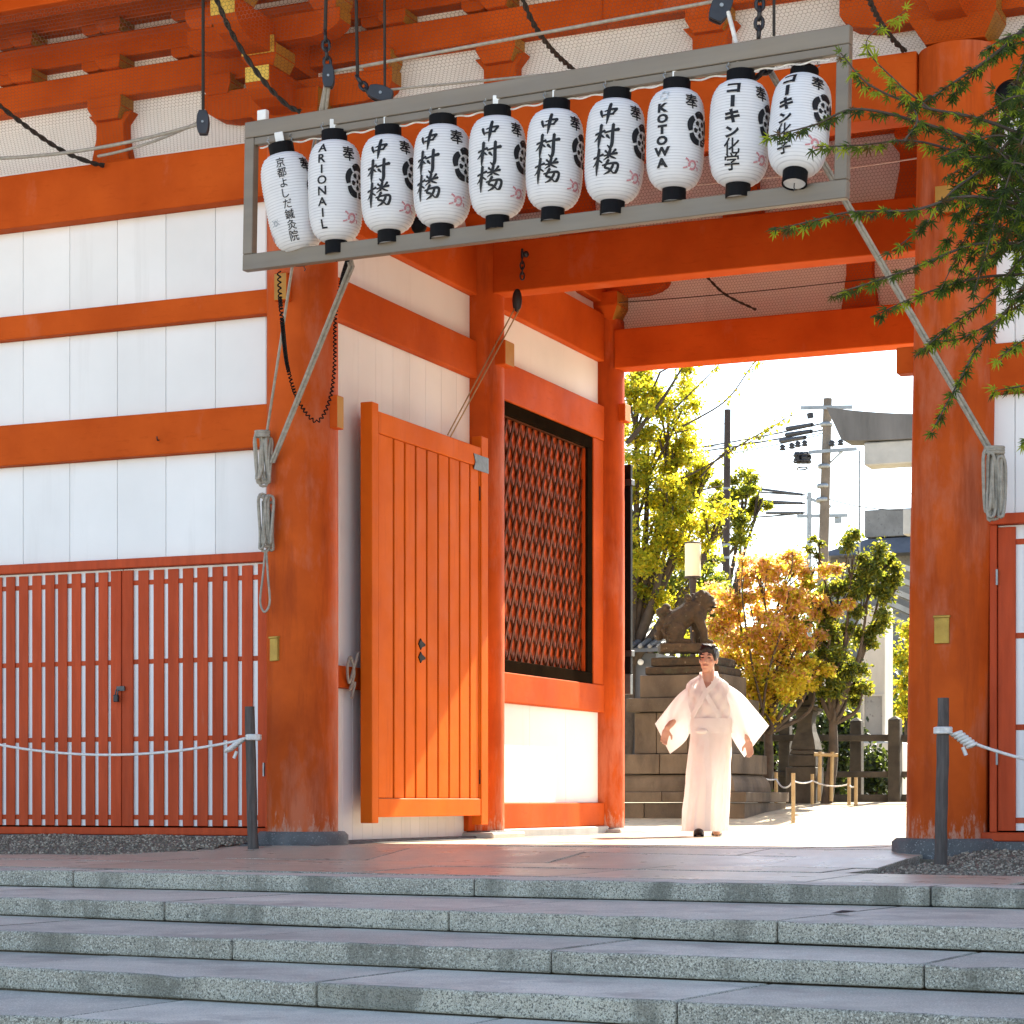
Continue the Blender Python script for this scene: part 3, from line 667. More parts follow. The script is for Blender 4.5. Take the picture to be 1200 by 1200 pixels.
def bracket_set(x, y, out):
    masu((x, y, 5.17), .56, .28)
    arm((x, y, 5.47), (1, 0, 0), -.78, .78, .19, .22)
    for dx in (-.66, .66): masu((x + dx, y - .02, 5.56), .26, .14, dep=.24)
    if out:
        arm((x, y, 5.40), (0, -1, 0), -.3, .66, .20, .23, end=2); masu((x, y - .5, 5.52), .28, .15)
        arm((x, y - .5, 5.78), (1, 0, 0), -.62, .62, .17, .18)
        arm((x, y, 5.72), (0, -1, 0), -.3, 1.13, .20, .23, end=2); masu((x, y - 1.0, 5.84), .28, .15)
        for dx in (-.5, .5): masu((x + dx, y - .5, 5.87), .24, .14)
        m = MB(); m.box(x - .13, x + .13, y - .652, y - .644, 5.60, 5.645); m.box(x + .09, x + .13, y - .652, y - .644, 5.646, 5.72); m.build("gilt_corner_plate", m_gold, gate)
for x in (0, PW + .06): bracket_set(x, 0, True)
bracket_set(-4.3, 0, True)
for x in (0, PW):
    bracket_set(x, 3.1, False); masu((x, 6.1, 5.03), .5, .26); arm((x, 6.1, 5.38), (1, 0, 0), -.7, .7, .18, .2)
arm((0, 5.7, 5.30), (0, -1, 0), -.3, .5, .18, .2)
beam(-5, 10, -1.14, -.92, 6.0, 6.24, "purlin"); beam(-5, 10, -.6, -.4, 6.34, 6.48, "purlin")
# --- roof: rafters, boards, tiled slopes
def slope(y0, z0, y1, z1, th, name, m, x0=-6, x1=11):
    return MB().hexa([(x0, y0, z0), (x1, y0, z0), (x1, y1, z1), (x0, y1, z1), (x0, y0, z0 + th), (x1, y0, z0 + th), (x1, y1, z1 + th), (x0, y1, z1 + th)]).build(name, m, gate)
slope(-2.6, 6.28, .1, 6.62, .05, "eave_board", m_verm); slope(6.0, 6.62, 7.6, 6.36, .05, "eave_board", m_verm)
raf = MB().hexa([(-.045, -2.55, 6.19), (.045, -2.55, 6.19), (.045, .1, 6.53), (-.045, .1, 6.53), (-.045, -2.55, 6.275), (.045, -2.55, 6.275), (.045, .1, 6.615), (-.045, .1, 6.615)]).mesh("rafter", m_verm)
x = -5.8
while x < 10.8: inst("rafter", raf, gate, (x, 0, 0)); x += .27
slope(-2.7, 6.36, .3, 7.6, .2, "roof_tiles", m_slate, -9, 16); slope(5.8, 7.6, 7.7, 6.5, .2, "roof_tiles", m_slate, -9, 16)  # unseen slopes drawn out sideways past the eave boards to shade the steps
MB().box(-6.5, 12, .3, 5.8, 6.9, 9.8).build("upper_storey_wall", m_verm, gate)
slope(-2.2, 9.3, 3.05, 12.0, .25, "roof_tiles", m_slate, -9, 16); slope(3.05, 12.0, 8.3, 9.3, .25, "roof_tiles", m_slate, -9, 16)  # unseen, height and width set to keep sun off steps and maple
MB().box(-8, 14, 2.75, 3.35, 11.95, 12.5).build("roof_ridge", m_slate, gate, bevel=.03)
MB().box(-.1, PW + .1, .1, 6.1, 6.3, 6.34).build("passage_ceiling", m_verm, gate)
# --- bird netting stretched over the bracket zone
def netting(pf, u0, u1, v0, v1, p=.030, w=.0022):
    mb = MB(); r = p / 1.732; dv = r * 1.5; j = 0; v = v0
    def seg(a, b):
        A_, B_ = pf(*a), pf(*b); dd = (B_ - A_).normalized(); nn = (pf(a[0] + .001, a[1]) - A_).cross(pf(a[0], a[1] + .001) - A_).normalized(); s_ = dd.cross(nn) * w / 2
        mb.add([A_ - s_, B_ - s_, B_ + s_, A_ + s_], [(0, 1, 2, 3)])
    while v < v1:
        u = u0 + (p / 2 if j % 2 else 0)
        while u < u1:
            a, b, c = (u, v), (u + p / 2, v + r / 2), (u - p / 2, v + r / 2)
            seg(a, b); seg(a, c); seg(a, (u, v - r)); u += p
        v += dv; j += 1
    o = mb.build("bird_netting", m_net, gate, kind="stuff"); return o
path = [Vector((0, -.15, 5.17)), Vector((0, -.72, 5.27)), Vector((0, -1.22, 5.62)), Vector((0, -1.26, 5.98))]
def pf(u, v):
    s = v
    for a, b in zip(path, path[1:]):
        L = (b - a).length
        if s <= L or b is path[-1]: q = a + (b - a) * (s / L); return Vector((u, q.y, q.z))
        s -= L
netting(pf, -2.9, 5.9, 0, 1.5)
netting(lambda u, v: Vector((u, 3.0 - .02, 5.10 + v)), .25, PW - .25, 0, .56)
netting(lambda u, v: Vector((u, 5.98, 4.95 + v)), .25, PW - .25, 0, .68)
# ================================================================== LANTERN FRAME
FL = Vector((.51, -1.663, 0)); FR = Vector((4.672, -2.111, 0)); FD = (FR - FL).normalized(); FN = Vector((FD.y, -FD.x, 0))   # FN faces the steps
ZLT, ZLB, ZRT, ZRB = 4.757, 3.789, 4.668, 3.702; FLEN = (FR - FL).length
slp = (ZRT - ZLT) / FLEN; FS = (FD + UP * slp).normalized(); FU = FN.cross(FS) * -1
if FU.z < 0: FU = -FU
frame = thing("lantern_frame", "long grey metal frame hung level across the gate opening, holding ten paper lanterns", "frame", (FL + FR) / 2 + UP * 4.2)
O_ = FL + UP * ZLT
def fbox(s0, s1, u0, u1, n0, n1, name, m=None, bev=.004):
    mb = MB(); q = lambda s, u, n: O_ + FS * s + FU * u + FN * n
    mb.hexa([q(s0, u0, n1), q(s1, u0, n1), q(s1, u0, n0), q(s0, u0, n0), q(s0, u1, n1), q(s1, u1, n1), q(s1, u1, n0), q(s0, u1, n0)])
    return mb.build(name, m or m_frame, frame, bevel=bev)
Hf = ZLT - ZLB
fbox(.0, FLEN, -.105, 0, -.03, .03, "top_bar"); fbox(.075, FLEN - .075, -.155, -.107, -.024, .024, "inner_rail")
fbox(.0, FLEN, -Hf, -Hf + .105, -.03, .03, "bottom_bar")
fbox(.0, .075, -Hf + .107, -.107, -.03, .03, "side_bar"); fbox(FLEN - .075, FLEN, -Hf + .107, -.107, -.03, .03, "side_bar")
fbox(.09, .16, .002, .07, -.02, .02, "cable_box", m_tag)
mb = MB()
mb.tube([O_ + FS * s - FU * .165 + FN * (-.01) + UP * (.006 * math.sin(s * 40)) for s in [i * .02 + .1 for i in range(int((FLEN - .2) / .02))]], .006, 5); mb.build("lamp_cable", m_wrope, frame)

# ------------------------------------------------------------------ lettering helpers
def font_mesh(txt, size, bold=0.0):
    cu = bpy.data.curves.new("txt", 'FONT'); cu.body = txt; cu.size = size; cu.align_x = 'CENTER'; cu.offset = bold; cu.resolution_u = 3
    o = bpy.data.objects.new("txt", cu); COL.objects.link(o); dg = bpy.context.evaluated_depsgraph_get()
    me = bpy.data.meshes.new_from_object(o.evaluated_get(dg)); vs_ = [Vector(v.co) for v in me.vertices]; fs = [tuple(p.vertices) for p in me.polygons]
    bpy.data.objects.remove(o); bpy.data.curves.remove(cu); bpy.data.meshes.remove(me)
    if vs_:
        x0, x1 = min(v.x for v in vs_), max(v.x for v in vs_); y0, y1 = min(v.y for v in vs_), max(v.y for v in vs_)
        vs_ = [(v.x - (x0 + x1) / 2, v.y - (y0 + y1) / 2) for v in vs_]
        return vs_, fs, x1 - x0, y1 - y0
    return [], [], 0, 0
def stroke(pts, ws, n=5):
    P = smooth([(p[0], p[1], 0) for p in pts], n); Wd = smooth([(w, 0, 0) for w in ws], n); v = []; f = []
    for i, p in enumerate(P):
        dd = (P[min(i + 1, len(P) - 1)] - P[max(i - 1, 0)]).normalized(); s = Vector((-dd.y, dd.x, 0)) * max(Wd[i].x, .6) * 1.18 / 2
        v += [(p + s)[:2], (p - s)[:2]]
    f = [(2 * i, 2 * i + 1, 2 * i + 3, 2 * i + 2) for i in range(len(P) - 1)]
    # rounded ends
    for idx, sg in ((0, -1), (len(P) - 1, 1)):
        dd = (P[min(idx + 1, len(P) - 1)] - P[max(idx - 1, 0)]).normalized() * max(Wd[idx].x, .6) * .45 * sg
        c = len(v); v.append((P[idx] + dd)[:2]); f.append((2 * idx, 2 * idx + 1, c) if sg < 0 else (2 * idx + 1, 2 * idx, c))
    return v, f
BR = {
 'naka': [([(16, 66), (21, 48), (27, 33)], [13, 11, 4]), ([(36, 62), (62, 70), (90, 74)], [6, 8, 11]), ([(92, 75), (82, 58), (70, 46)], [13, 9, 6]), ([(30, 43), (55, 47), (80, 49)], [7, 7, 10]), ([(62, 100), (58, 70), (54, 40), (48, 2)], [13, 15, 14, 4])],
 'mura': [([(4, 60), (26, 66), (46, 72)], [8, 7, 10]), ([(30, 97), (27, 60), (22, 28), (20, 2)], [12, 12, 11, 4]), ([(26, 62), (14, 44), (0, 32)], [8, 7, 3]), ([(28, 58), (38, 50), (46, 44)], [6, 7, 3]), ([(46, 64), (75, 71), (102, 78)], [7, 8, 12]), ([(80, 98), (78, 60), (77, 20), (70, 4), (58, 14)], [11, 12, 12, 10, 3]), ([(54, 54), (60, 48), (67, 40)], [10, 9, 4])],
 'rou': [([(0, 66), (22, 72), (42, 78)], [7, 7, 9]), ([(24, 99), (20, 60), (16, 30), (14, 0)], [11, 12, 11, 4]), ([(20, 64), (10, 46), (-2, 34)], [8, 7, 3]), ([(24, 58), (34, 50), (40, 46)], [6, 6, 3]), ([(70, 100), (66, 84), (62, 64)], [9, 10, 6]), ([(50, 92), (56, 86), (60, 80)], [8, 7, 4]), ([(90, 97), (84, 90), (76, 82)], [9, 7, 4]), ([(46, 72), (70, 78), (96, 83)], [6, 7, 9]), ([(66, 74), (56, 64), (44, 56)], [7, 6, 3]), ([(68, 72), (80, 66), (92, 62)], [6, 7, 4]), ([(64, 56), (56, 42), (50, 28), (66, 22), (84, 6)], [10, 9, 8, 8, 4]), ([(84, 46), (78, 28), (66, 12), (46, 2)], [8, 9, 8, 3]), ([(40, 36), (66, 42), (96, 44), (100, 30), (92, 10), (80, 6)], [6, 7, 9, 9, 9, 3])]}
def glyphs(parts):      # parts: (kind, text, centre u, centre v, height, bold, xscale) -> flat polygons in metres
    V_ = []; F_ = []
    for kind, txt, cu_, cv_, h, bold, xs in parts:
        if kind == 'brush':
            for pts, ws in BR[txt]:
                v, f = stroke(pts, ws); o = len(V_)
                V_ += [(cu_ + (x - 50) / 100 * h * xs, cv_ + (y - 50) / 100 * h) for x, y in v]; F_ += [tuple(o + i for i in q) for q in f]
        else:
            v, f, w, hh = font_mesh(txt, 1.0, bold)
            if not v: continue
            k = h / (hh if kind == 'fit' else 0.88); o = len(V_)
            V_ += [(cu_ + x * k * xs, cv_ + y * k) for x, y in v]; F_ += [tuple(o + i for i in q) for q in f]
    return V_, F_
LPROF = [(.070, -.296), (.095, -.288), (.124, -.268), (.145, -.24), (.159, -.205), (.167, -.16), (.171, -.10), (.172, 0), (.171, .10), (.167, .165), (.159, .21), (.146, .243), (.126, .27), (.098, .288), (.078, .295)]
def lrad(z):
    for (r0, z0), (r1, z1) in zip(LPROF, LPROF[1:]):
        if z <= z1: return lerp(r0, r1, max(0, (z - z0) / (z1 - z0)))
    return LPROF[-1][0]
def wrap(VF, name, a0, m, parent, off=.0055):
    V_, F_ = VF; bm = bmesh.new(); vv = [bm.verts.new((x, y, 0)) for x, y in V_]
    for f in F_:
        try: bm.faces.new([vv[i] for i in f])
        except ValueError: pass
    for _ in range(3):
        es = [e for e in bm.edges if e.calc_length() > .022]
        if not es: break
        bmesh.ops.subdivide_edges(bm, edges=es, cuts=1)
    for v in bm.verts:
        z = v.co.y; r = lrad(z) + off; a = a0 + v.co.x / max(r, .12); v.co = (r * math.sin(a), -r * math.cos(a), z)
    bmesh.ops.recalc_face_normals(bm, faces=bm.faces)
    me = bpy.data.meshes.new(name); bm.to_mesh(me); bm.free(); me.materials.append(m)
    o = bpy.data.objects.new(name, me); COL.objects.link(o); o.parent = parent; return o
prof = []
nz = 34
for i in range(nz * 2 + 1):
    z = lerp(-.296, .295, i / (nz * 2)); prof.append((lrad(z) + (.0045 if i % 2 else -.0025), z))
body_me = MB().lathe((0, 0, 0), prof, 40, caps=False).mesh("paper_body", m_paper)
top_me = MB().lathe((0, 0, .292), [(.083, 0), (.083, .068), (.076, .068), (.076, .01)], 32, caps=False, sm=False).mesh("top_ring", m_black)
bot_me = MB().lathe((0, 0, -.372), [(.066, .01), (.066, 0), (.073, 0), (.072, .080), (.06, .081)], 32, caps=False, sm=False).mesh("bottom_ring", m_black)
sock_me = MB().box(-.028, .028, -.02, .02, .362, .43).mesh("lamp_socket", m_tag, bevel=.004)
mbh = MB()
for s in (-.075, .075): mbh.tube([(s * .9, -.02, .355), (s, -.02, .375), (s * 1.12, -.015, .385), (s * 1.05, -.01, .40), (s * .9, -.015, .392), (s * .98, -.02, .41)], .0035, 5)
hook_me = mbh.mesh("hanging_wire", m_steel)
inn_me = MB().lathe((0, 0, -.365), [(.0, 0), (.064, 0)], 20, caps=False).mesh("bottom_disc", m_tag)
mbt = MB(); mbt.tube([(0, 0, -.365), (0, 0, -.395), (.008, 0, -.405), (-.004, 0, -.415)], .0035, 5); tas_me = mbt.mesh("pull_hook", m_iron)
def crest():
    V_ = []; F_ = []
    def poly(pts): o = len(V_); V_.extend(pts); F_.append(tuple(range(o, o + len(pts))))
    for k in range(5):      # five rounded outer petals with slits between
        a = math.pi / 2 + k * 2 * math.pi / 5; pts = []
        for j in range(9): t = lerp(-.55, .55, j / 8); pts.append((math.cos(a + t) * (.088 + .012 * math.cos(t * 2.6)), math.sin(a + t) * (.096 + .012 * math.cos(t * 2.6))))
        for j in range(9): t = lerp(.52, -.52, j / 8); pts.append((math.cos(a + t) * .060, math.sin(a + t) * .064))
        poly(pts)
        b = a + math.pi / 5
        poly([(math.cos(b + t) * r, math.sin(b + t) * r) for t, r in ((0, .018), (-.42, .042), (-.2, .053), (.2, .053), (.42, .042))])
    poly([(math.cos(i * .785) * .012, math.sin(i * .785) * .012) for i in range(8)])
    return V_, F_
def ringmark():
    V_ = []; F_ = []
    def add(pts, ws): v, f = stroke(pts, ws); o = len(V_); V_.extend(v); F_.extend([tuple(o + i for i in q) for q in f])
    add([(.026 * math.cos(t), .026 * math.sin(t)) for t in [i * .45 - .3 for i in range(12)]], [.016] * 12) if False else None
    def ribbon(pts, w):
        for i in range(len(pts) - 1):
            a, b = Vector(pts[i]), Vector(pts[i + 1]); dd = (b - a).normalized(); s = Vector((-dd.y, dd.x)) * w / 2; o = len(V_)
            V_.extend([tuple(a + s), tuple(a - s), tuple(b - s), tuple(b + s)]); F_.append((o, o + 1, o + 2, o + 3))
    ribbon([(.024 * math.cos(t), .024 * math.sin(t)) for t in [i * .45 - 2.2 for i in range(14)]], .014)
    ribbon([(-.05, .035), (-.035, .028), (-.028, .018)], .011); ribbon([(-.06, -.022), (-.045, -.018), (-.032, -.014)], .009)
    ribbon([(.036, -.006), (.044, -.012), (.048, -.024)], .009); ribbon([(-.028, -.002), (-.014, .004)], .016); ribbon([(.03, .03), (.042, .024)], .008)
    return V_, F_
CREST = crest(); MARK = ringmark(); HOU = glyphs([('font', '奉', 0, 0, .085, .016, 1)])
def nakamura(): return [('brush', 'naka', 0, .172, .125, 0, 1.0), ('brush', 'mura', -.004, .040, .145, 0, 1.02), ('brush', 'rou', -.002, -.108, .150, 0, 1.02)]
def col(txt, top, h, step, kind='font', bold=0, xs=1): return [(kind, ch, 0, top - step * i, h, bold, xs) for i, ch in enumerate(txt)]
def latin(txt, top, h, step, bold, xs):
    out = []
    for i, ch in enumerate(txt): out.append(('fit', ch, 0, top - step * i, h, bold, (xs if ch not in 'I' else xs)))
    return out
def corkin():
    return [('fit', 'コ', 0, .218, .060, .05, 1.35), ('font', 'ー', 0, 0, 0, 0, 1)][:1] + [('bar', None, 0, .138, .068, 0, 1)] + [('fit', 'キ', 0, .052, .082, .055, 1.15), ('fit', 'ン', 0, -.038, .066, .05, 1.2), ('font', '化', 0, -.12, .088, .014, 1), ('font', '学', 0, -.205, .086, .014, 1)]
_g = glyphs
def glyphs2(parts):
    V_, F_ = _g([p for p in parts if p[0] != 'bar'])
    for p in parts:
        if p[0] == 'bar':
            o = len(V_); w = .012; h = p[4] / 2; V_ += [(p[2] - w, p[3] - h), (p[2] + w, p[3] - h), (p[2] + w, p[3] + h), (p[2] - w, p[3] + h)]; F_.append((o, o + 1, o + 2, o + 3))
    return V_, F_
TEXT = [glyphs2(col('京都よしだ鍼灸院', .218, .056, .063, bold=.008)), glyphs2(latin('ARIONAIL', .228, .052, .064, .022, 1.25))] + [glyphs2(nakamura())] * 5 + [glyphs2(latin('KOTOWA', .150, .056, .0655, .055, 1.3)), glyphs2(corkin()), glyphs2(corkin())]
LAB = ["tilted lantern at the frame's left end with a thin column of small characters",
       "paper lantern with a column of thin black Latin capitals, second from the left end",
       "brush-lettered paper lantern right beside the one with thin Latin capitals",
       "brush-lettered paper lantern, second of the five alike ones from the left",
       "brush-lettered paper lantern in the middle of the five alike ones",
       "brush-lettered paper lantern, fourth of the five alike ones from the left",
       "brush-lettered paper lantern next to the one with bold Latin capitals under a grey emblem",
       "paper lantern with bold black Latin capitals under a small grey emblem",
       "straight-hanging lantern with bold angular characters, second from the frame's right end",
       "tilted lantern with bold angular characters at the frame's right end, open bottom showing"]
LP = [(331, 353, 181, 295, -.03), (392, 394, 167, 283, 0), (455, 456, 161, 272, 0), (519, 518, 149, 265, 0), (583, 583, 139, 254, 0), (652, 648, 131, 245, 0), (723, 718, 119, 237, 0), (793, 790, 107, 222, 0), (868, 865, 97, 217, 0), (942, 932, 88, 208, .1)]
TA = [-12, -29, -22, -31, -17, -15, -17, -27, -14, -29]
gem = MB()
for i, (xt, xb, yt, yb, _) in enumerate(LP):
    pt = (xt + xb) / 2; r = ray(pt, 300); rh = Vector((r.x, r.y, 0)); C0 = Vector((CAM.x, CAM.y, 0))
    # meet the frame's plane
    nrm = Vector((-FD.y, FD.x, 0)); t = (FL - C0).dot(nrm) / rh.dot(nrm)
    p = CAM + r * t; zt = CAM.z + (HOR - yt) / FOC * t; zb = CAM.z + (HOR - yb) / FOC * t
    sc = (zt - zb) / .592; zc = (zt + zb) / 2
    ang = math.atan2(-(CAM.x - p.x), (CAM.y - p.y)) if False else math.atan2(p.x - CAM.x, -(p.y - CAM.y))
    yaw = math.atan2(-(r.x), r.y)      # local +Y runs away from the viewer
    L = thing("paper_lantern", LAB[i], "lantern", (p.x, p.y, zc), 0, "paper lanterns hung in a row in the metal frame")
    tiltx = math.atan2((xb - xt) , (yb - yt))
    tilty = R({0: 2, 9: -14}.get(i, rnd.uniform(-1.5, 1.5)))
    L.rotation_mode = 'QUATERNION'
    q = Matrix.Rotation(yaw, 3, 'Z') @ Matrix.Rotation(-tiltx, 3, 'Y') @ Matrix.Rotation(tilty, 3, 'X'); L.rotation_quaternion = q.to_quaternion(); L.scale = (sc * (.93 if i < 2 else 1.0),) * 2 + (sc,)
    for me in (body_me, top_me, bot_me, sock_me, hook_me, inn_me, tas_me): inst_o = bpy.data.objects.new(me.name, me); COL.objects.link(inst_o); inst_o.parent = L
    a = R(TA[i]); wrap(TEXT[i], "lettering", a, m_ink, L)
    a2 = a + R(82)
    wrap(([(x, y + .195) for x, y in HOU[0]], HOU[1]), "offering_character", a2 - R(20), m_ink, L); wrap(([(x, y + .035) for x, y in CREST[0]], CREST[1]), "crest", a2, m_ink, L)
    wrap(([(x, y - .185) for x, y in MARK[0]], MARK[1]), "pink_mark", a + R(66), m_pink, L)
    wrap(([(x, y - .185) for x, y in MARK[0]], MARK[1]), "pink_mark", a - R(80), m_pink, L)
    if i == 7:
        gv = []; gf = []
        for k in range(8):
            b0, b1 = k * math.pi / 4, (k + 1) * math.pi / 4; o = len(gv)
            gv += [(.034 * math.cos(b0) * (1.1 if k % 2 else .85), .225 + .034 * math.sin(b0)), (.034 * math.cos(b1) * (.85 if k % 2 else 1.1), .225 + .034 * math.sin(b1)), (.020 * math.cos(b1), .225 + .02 * math.sin(b1)), (.02 * math.cos(b0), .225 + .02 * math.sin(b0))]
            gf.append((o, o + 1, o + 2, o + 3))
        wrap((gv, gf[::2]), "emblem", a, m_grey, L); wrap((gv, gf[1::2]), "emblem", a, m_lgrey, L)
    if i == 0:
        wrap(([(x * .6, y * .6 - .13) for x, y in MARK[0]], MARK[1]), "seal_mark", a - R(38), m_grey, L)

# ================================================================== ROPES, PULLEYS, CORDS
def rope(name, pts, r, m, label, cat, group=None, sm=True, n=6):
    return solo(name, MB().tube(smooth(pts, 8) if sm else pts, r, n), m, label, cat, group)
def twist(pts, r, m, name, label, cat, group=None):     # two-strand twisted cord
    P = smooth(pts, 10); L = 0; Q = [[], []]
    fine = []
    for a, b in zip(P, P[1:]):
        k = max(1, int((b - a).length / .012))
        fine += [a.lerp(b, j / k) for j in range(k)]
    fine.append(P[-1]); mb = MB()
    for ph in (0, math.pi):
        pa = []
        for j, p in enumerate(fine):
            dd = (fine[min(j + 1, len(fine) - 1)] - fine[max(j - 1, 0)]).normalized(); u = dd.cross(Vector((.3, .2, .93))).normalized(); w = dd.cross(u)
            pa.append(p + (u * math.cos(j * .55 + ph) + w * math.sin(j * .55 + ph)) * r * .55)
        mb.tube(pa, r * .62, 5)
    return solo(name, mb, m, label, cat, group)
def pulley(c, ax, h, w, label, extra=None):
    t = thing("pulley_block", label, "pulley", c, 0, "black pulley blocks for hoisting the lantern frame"); ax = Vector(ax).normalized()
    side = ax.cross(FW).normalized(); th = side.cross(ax)
    m = MB(); poly = []
    for k in range(14):
        a = 2 * math.pi * k / 14; poly.append((math.cos(a) * w / 2 * (1.0 if abs(math.cos(a)) > .4 else .9), max(-h / 2, min(h / 2, math.sin(a) * h / 2 * 1.25))))
    m.prism(poly, Vector(c) - th * .03, side, ax, th, .018); m.prism(poly, Vector(c) + th * .014, side, ax, th, .018); m.build("cheek_plate", m_iron, t, bevel=.003)
    MB().lathe(Vector(c) - th * .011, [(w * .36, 0), (w * .30, .011), (w * .36, .022)], 16, axis=th).build("sheave", m_black, t)
    MB().lathe(Vector(c) - th * .036, [(w * .1, 0), (w * .1, .075)], 8, axis=th, sm=False).build("axle_pin", m_steel, t)
    return t
def chain(name, a, b, link, r, label, m=None):
    a, b = Vector(a), Vector(b); d = (b - a); n = max(2, round(d.length / (link * .72))); d.normalize(); u = d.cross(FW).normalized(); w = d.cross(u); mb = MB()
    for i in range(n):
        c = a.lerp(b, (i + .5) / n); s = u if i % 2 else w
        pts = [c + d * math.sin(t) * link / 2 + s * math.cos(t) * link * .30 for t in [k * math.pi / 5 for k in range(11)]]
        mb.tube(pts, r, 5, caps=False)
    return solo(name, mb, m or m_iron, label, "chain")
tF = lambda px: (lambda r: ((FL - Vector((CAM.x, CAM.y, 0))).dot(Vector((-FD.y, FD.x, 0))) / Vector((r.x, r.y, 0)).dot(Vector((-FD.y, FD.x, 0)))))(ray(px, 100))
def F(px, py, dt=0): return atT(px, py, tF(px) + dt)
def up_to(p, z=6.25): return Vector((p[0], p[1], z))
# far-left hoist
q = F(238, 144, .25); pulley(q, UP, .16, .085, "black pulley block hanging alone before the white panels left of the frame")
rope("hoist_rope", [up_to(q), q + UP * .07], .011, m_brope, "straight black rope holding the lone pulley block left of the frame", "rope", sm=False)
rope("guy_line", sag(q + Vector((0, 0, .0)), atY(-30, 186, -1.2), .06), .012, m_rope, "doubled grey line slanting from the lone left pulley to the picture's left edge", "rope")
rope("guy_line", sag(q + Vector((0, 0, .02)), atY(115, 183, -.9), .03), .010, m_rope, "short grey line from the lone left pulley to the knotted hook by the white panel", "rope")
# hoist over the left end of the frame
q = F(385, 90, .2); pulley(q, UP, .15, .08, "black pulley block on the chain above the second lantern")
rope("hoist_rope", [up_to(q), F(381, 40, .2)], .012, m_brope, "straight black rope above the chain and pulley over the second lantern", "rope", sm=False)
chain("hoist_chain", F(381, 38, .2), F(384, 78, .2), .075, .011, "short black chain between rope and pulley over the second lantern")
k1 = atY(318, 542, -.30); k2 = atY(313, 505, -.31)
rope("fall_rope", [F(383, 98, .2), F(372, 170, .4), F(412, 310, 1.2) if False else atT(410, 312, 14.9), k1], .013, m_rope, "grey rope running down behind the lantern frame to the lower coil on the left pillar", "rope", sm=False)
rope("fall_rope", [F(386, 98, .2), F(377, 170, .4), atT(414, 312, 14.9), k1 + Vector((.02, 0, .0))], .011, m_rope, "second strand of grey rope beside the one reaching the lower left coil", "rope", sm=False)
rope("fall_rope", [F(381, 100, .3), F(352, 250, .6), k2 + UP * .0], .010, m_rope, "thin grey rope hugging the left pillar down to the upper coil", "rope", sm=False)
q = F(446, 110, .2); pulley(q, RT * .9 + UP * -.25, .16, .10, "black pulley block lying sideways above the third lantern")
rope("hoist_rope", [up_to(F(415, 60, .2)), F(419, 92, .2)], .011, m_brope, "black rope left of the pair over the third lantern, ending in a chain", "rope", sm=False)
rope("hoist_rope", [up_to(F(450, 60, .2)), F(451, 104, .2)], .009, m_brope, "black rope right of the pair over the third lantern, ending at the pulley", "rope", sm=False)
chain("hoist_chain", F(418, 90, .2), F(434, 112, .2), .07, .012, "short black chain hooked to the sideways pulley above the third lantern")
rope("guy_line", [F(390, 84, .25), F(840, 1, .5)], .011, m_rope, "upper of two pale lines stretched along the top of the gate opening", "rope", sm=False)
rope("guy_line", [F(458, 105, .25), F(900, 62, .5)], .008, m_rope, "lower of two pale lines running just above the lantern frame", "rope", sm=False)
# hoist over the right end
q = F(845, 8, .2); pulley(q, UP * .8 + RT * .35, .19, .12, "black pulley block at the picture's top above the bold-lettered lanterns")
rope("hoist_rope", [up_to(q), q + UP * .05], .011, m_brope, "black rope from the eave down to the topmost pulley", "rope", sm=False)
rope("fall_rope", [F(853, 14, .2), F(858, 32, .2), F(863, 52, .2)], .014, m_wrope, "white rope end dangling from the topmost pulley", "rope")
chain("hoist_chain", F(891, -12, .2), F(889, 44, .2), .075, .012, "black chain hanging down to the frame's top bar near its right end")
rope("hoist_rope", [up_to(F(907, 0, .2)), F(907, 42, .2)], .009, m_brope, "thin black rope right of the chain near the frame's right end", "rope", sm=False)
chain("hoist_chain", F(912, 68, .15), F(886, 92, .15), .08, .013, "black chain behind the frame between the two bold-lettered lanterns")
k3 = atY(1158, 528, -.33)
rope("fall_rope", [F(893, 70, .25), k3], .013, m_rope, "grey rope slanting from behind the frame to the coil on the right pillar", "rope", sm=False)
rope("fall_rope", [F(896, 69, .25), k3 + Vector((.02, 0, .01))], .011, m_rope, "second strand of grey rope slanting to the coil on the right pillar", "rope", sm=False)
# coils
def coil(c, h, w, n, label, tie=True, seed=1):
    g = random.Random(seed); mb = MB(); c = Vector(c); e = Vector((.96, .28, 0))
    for i in range(n):
        x = lerp(-w / 2 + .02, w / 2 - .02, (i + .5) / n); hw = w * g.uniform(.13, .24); hh = h / 2 * g.uniform(.9, 1.0); yo = g.uniform(-.03, .01); dz = g.uniform(-.03, .03)
        pts = []
        for k in range(21):
            t = 2 * math.pi * k / 20; sx = math.copysign(abs(math.cos(t)) ** .5, math.cos(t)) * hw; sz = math.copysign(abs(math.sin(t)) ** .7, math.sin(t)) * hh
            pts.append(c + e * (x + sx) + UP * (sz + dz) + Vector((0, yo + .02 * math.sin(t * 2 + i), 0)))
        mb.tube(pts, .0115, 6, caps=False)
    if tie:
        for k in range(3): mb.tube([c + UP * (h * .47 + k * .016) + e * math.cos(t) * w * .42 + Vector((0, -.02 - .03 * math.sin(t), 0)) for t in [j * math.pi / 5 for j in range(11)]], .011, 6, caps=False)
    return solo("rope_coil", mb, m_rope, label, "rope", "coils of grey rope tied to the pillars")
coil(atY(309, 539, -.30), .36, .12, 7, "upper of two grey rope coils on the left pillar, above the other", seed=3)
coil(atY(313, 613, -.31), .38, .12, 7, "lower of two grey rope coils on the left pillar, with a loop hanging below", tie=False, seed=5)
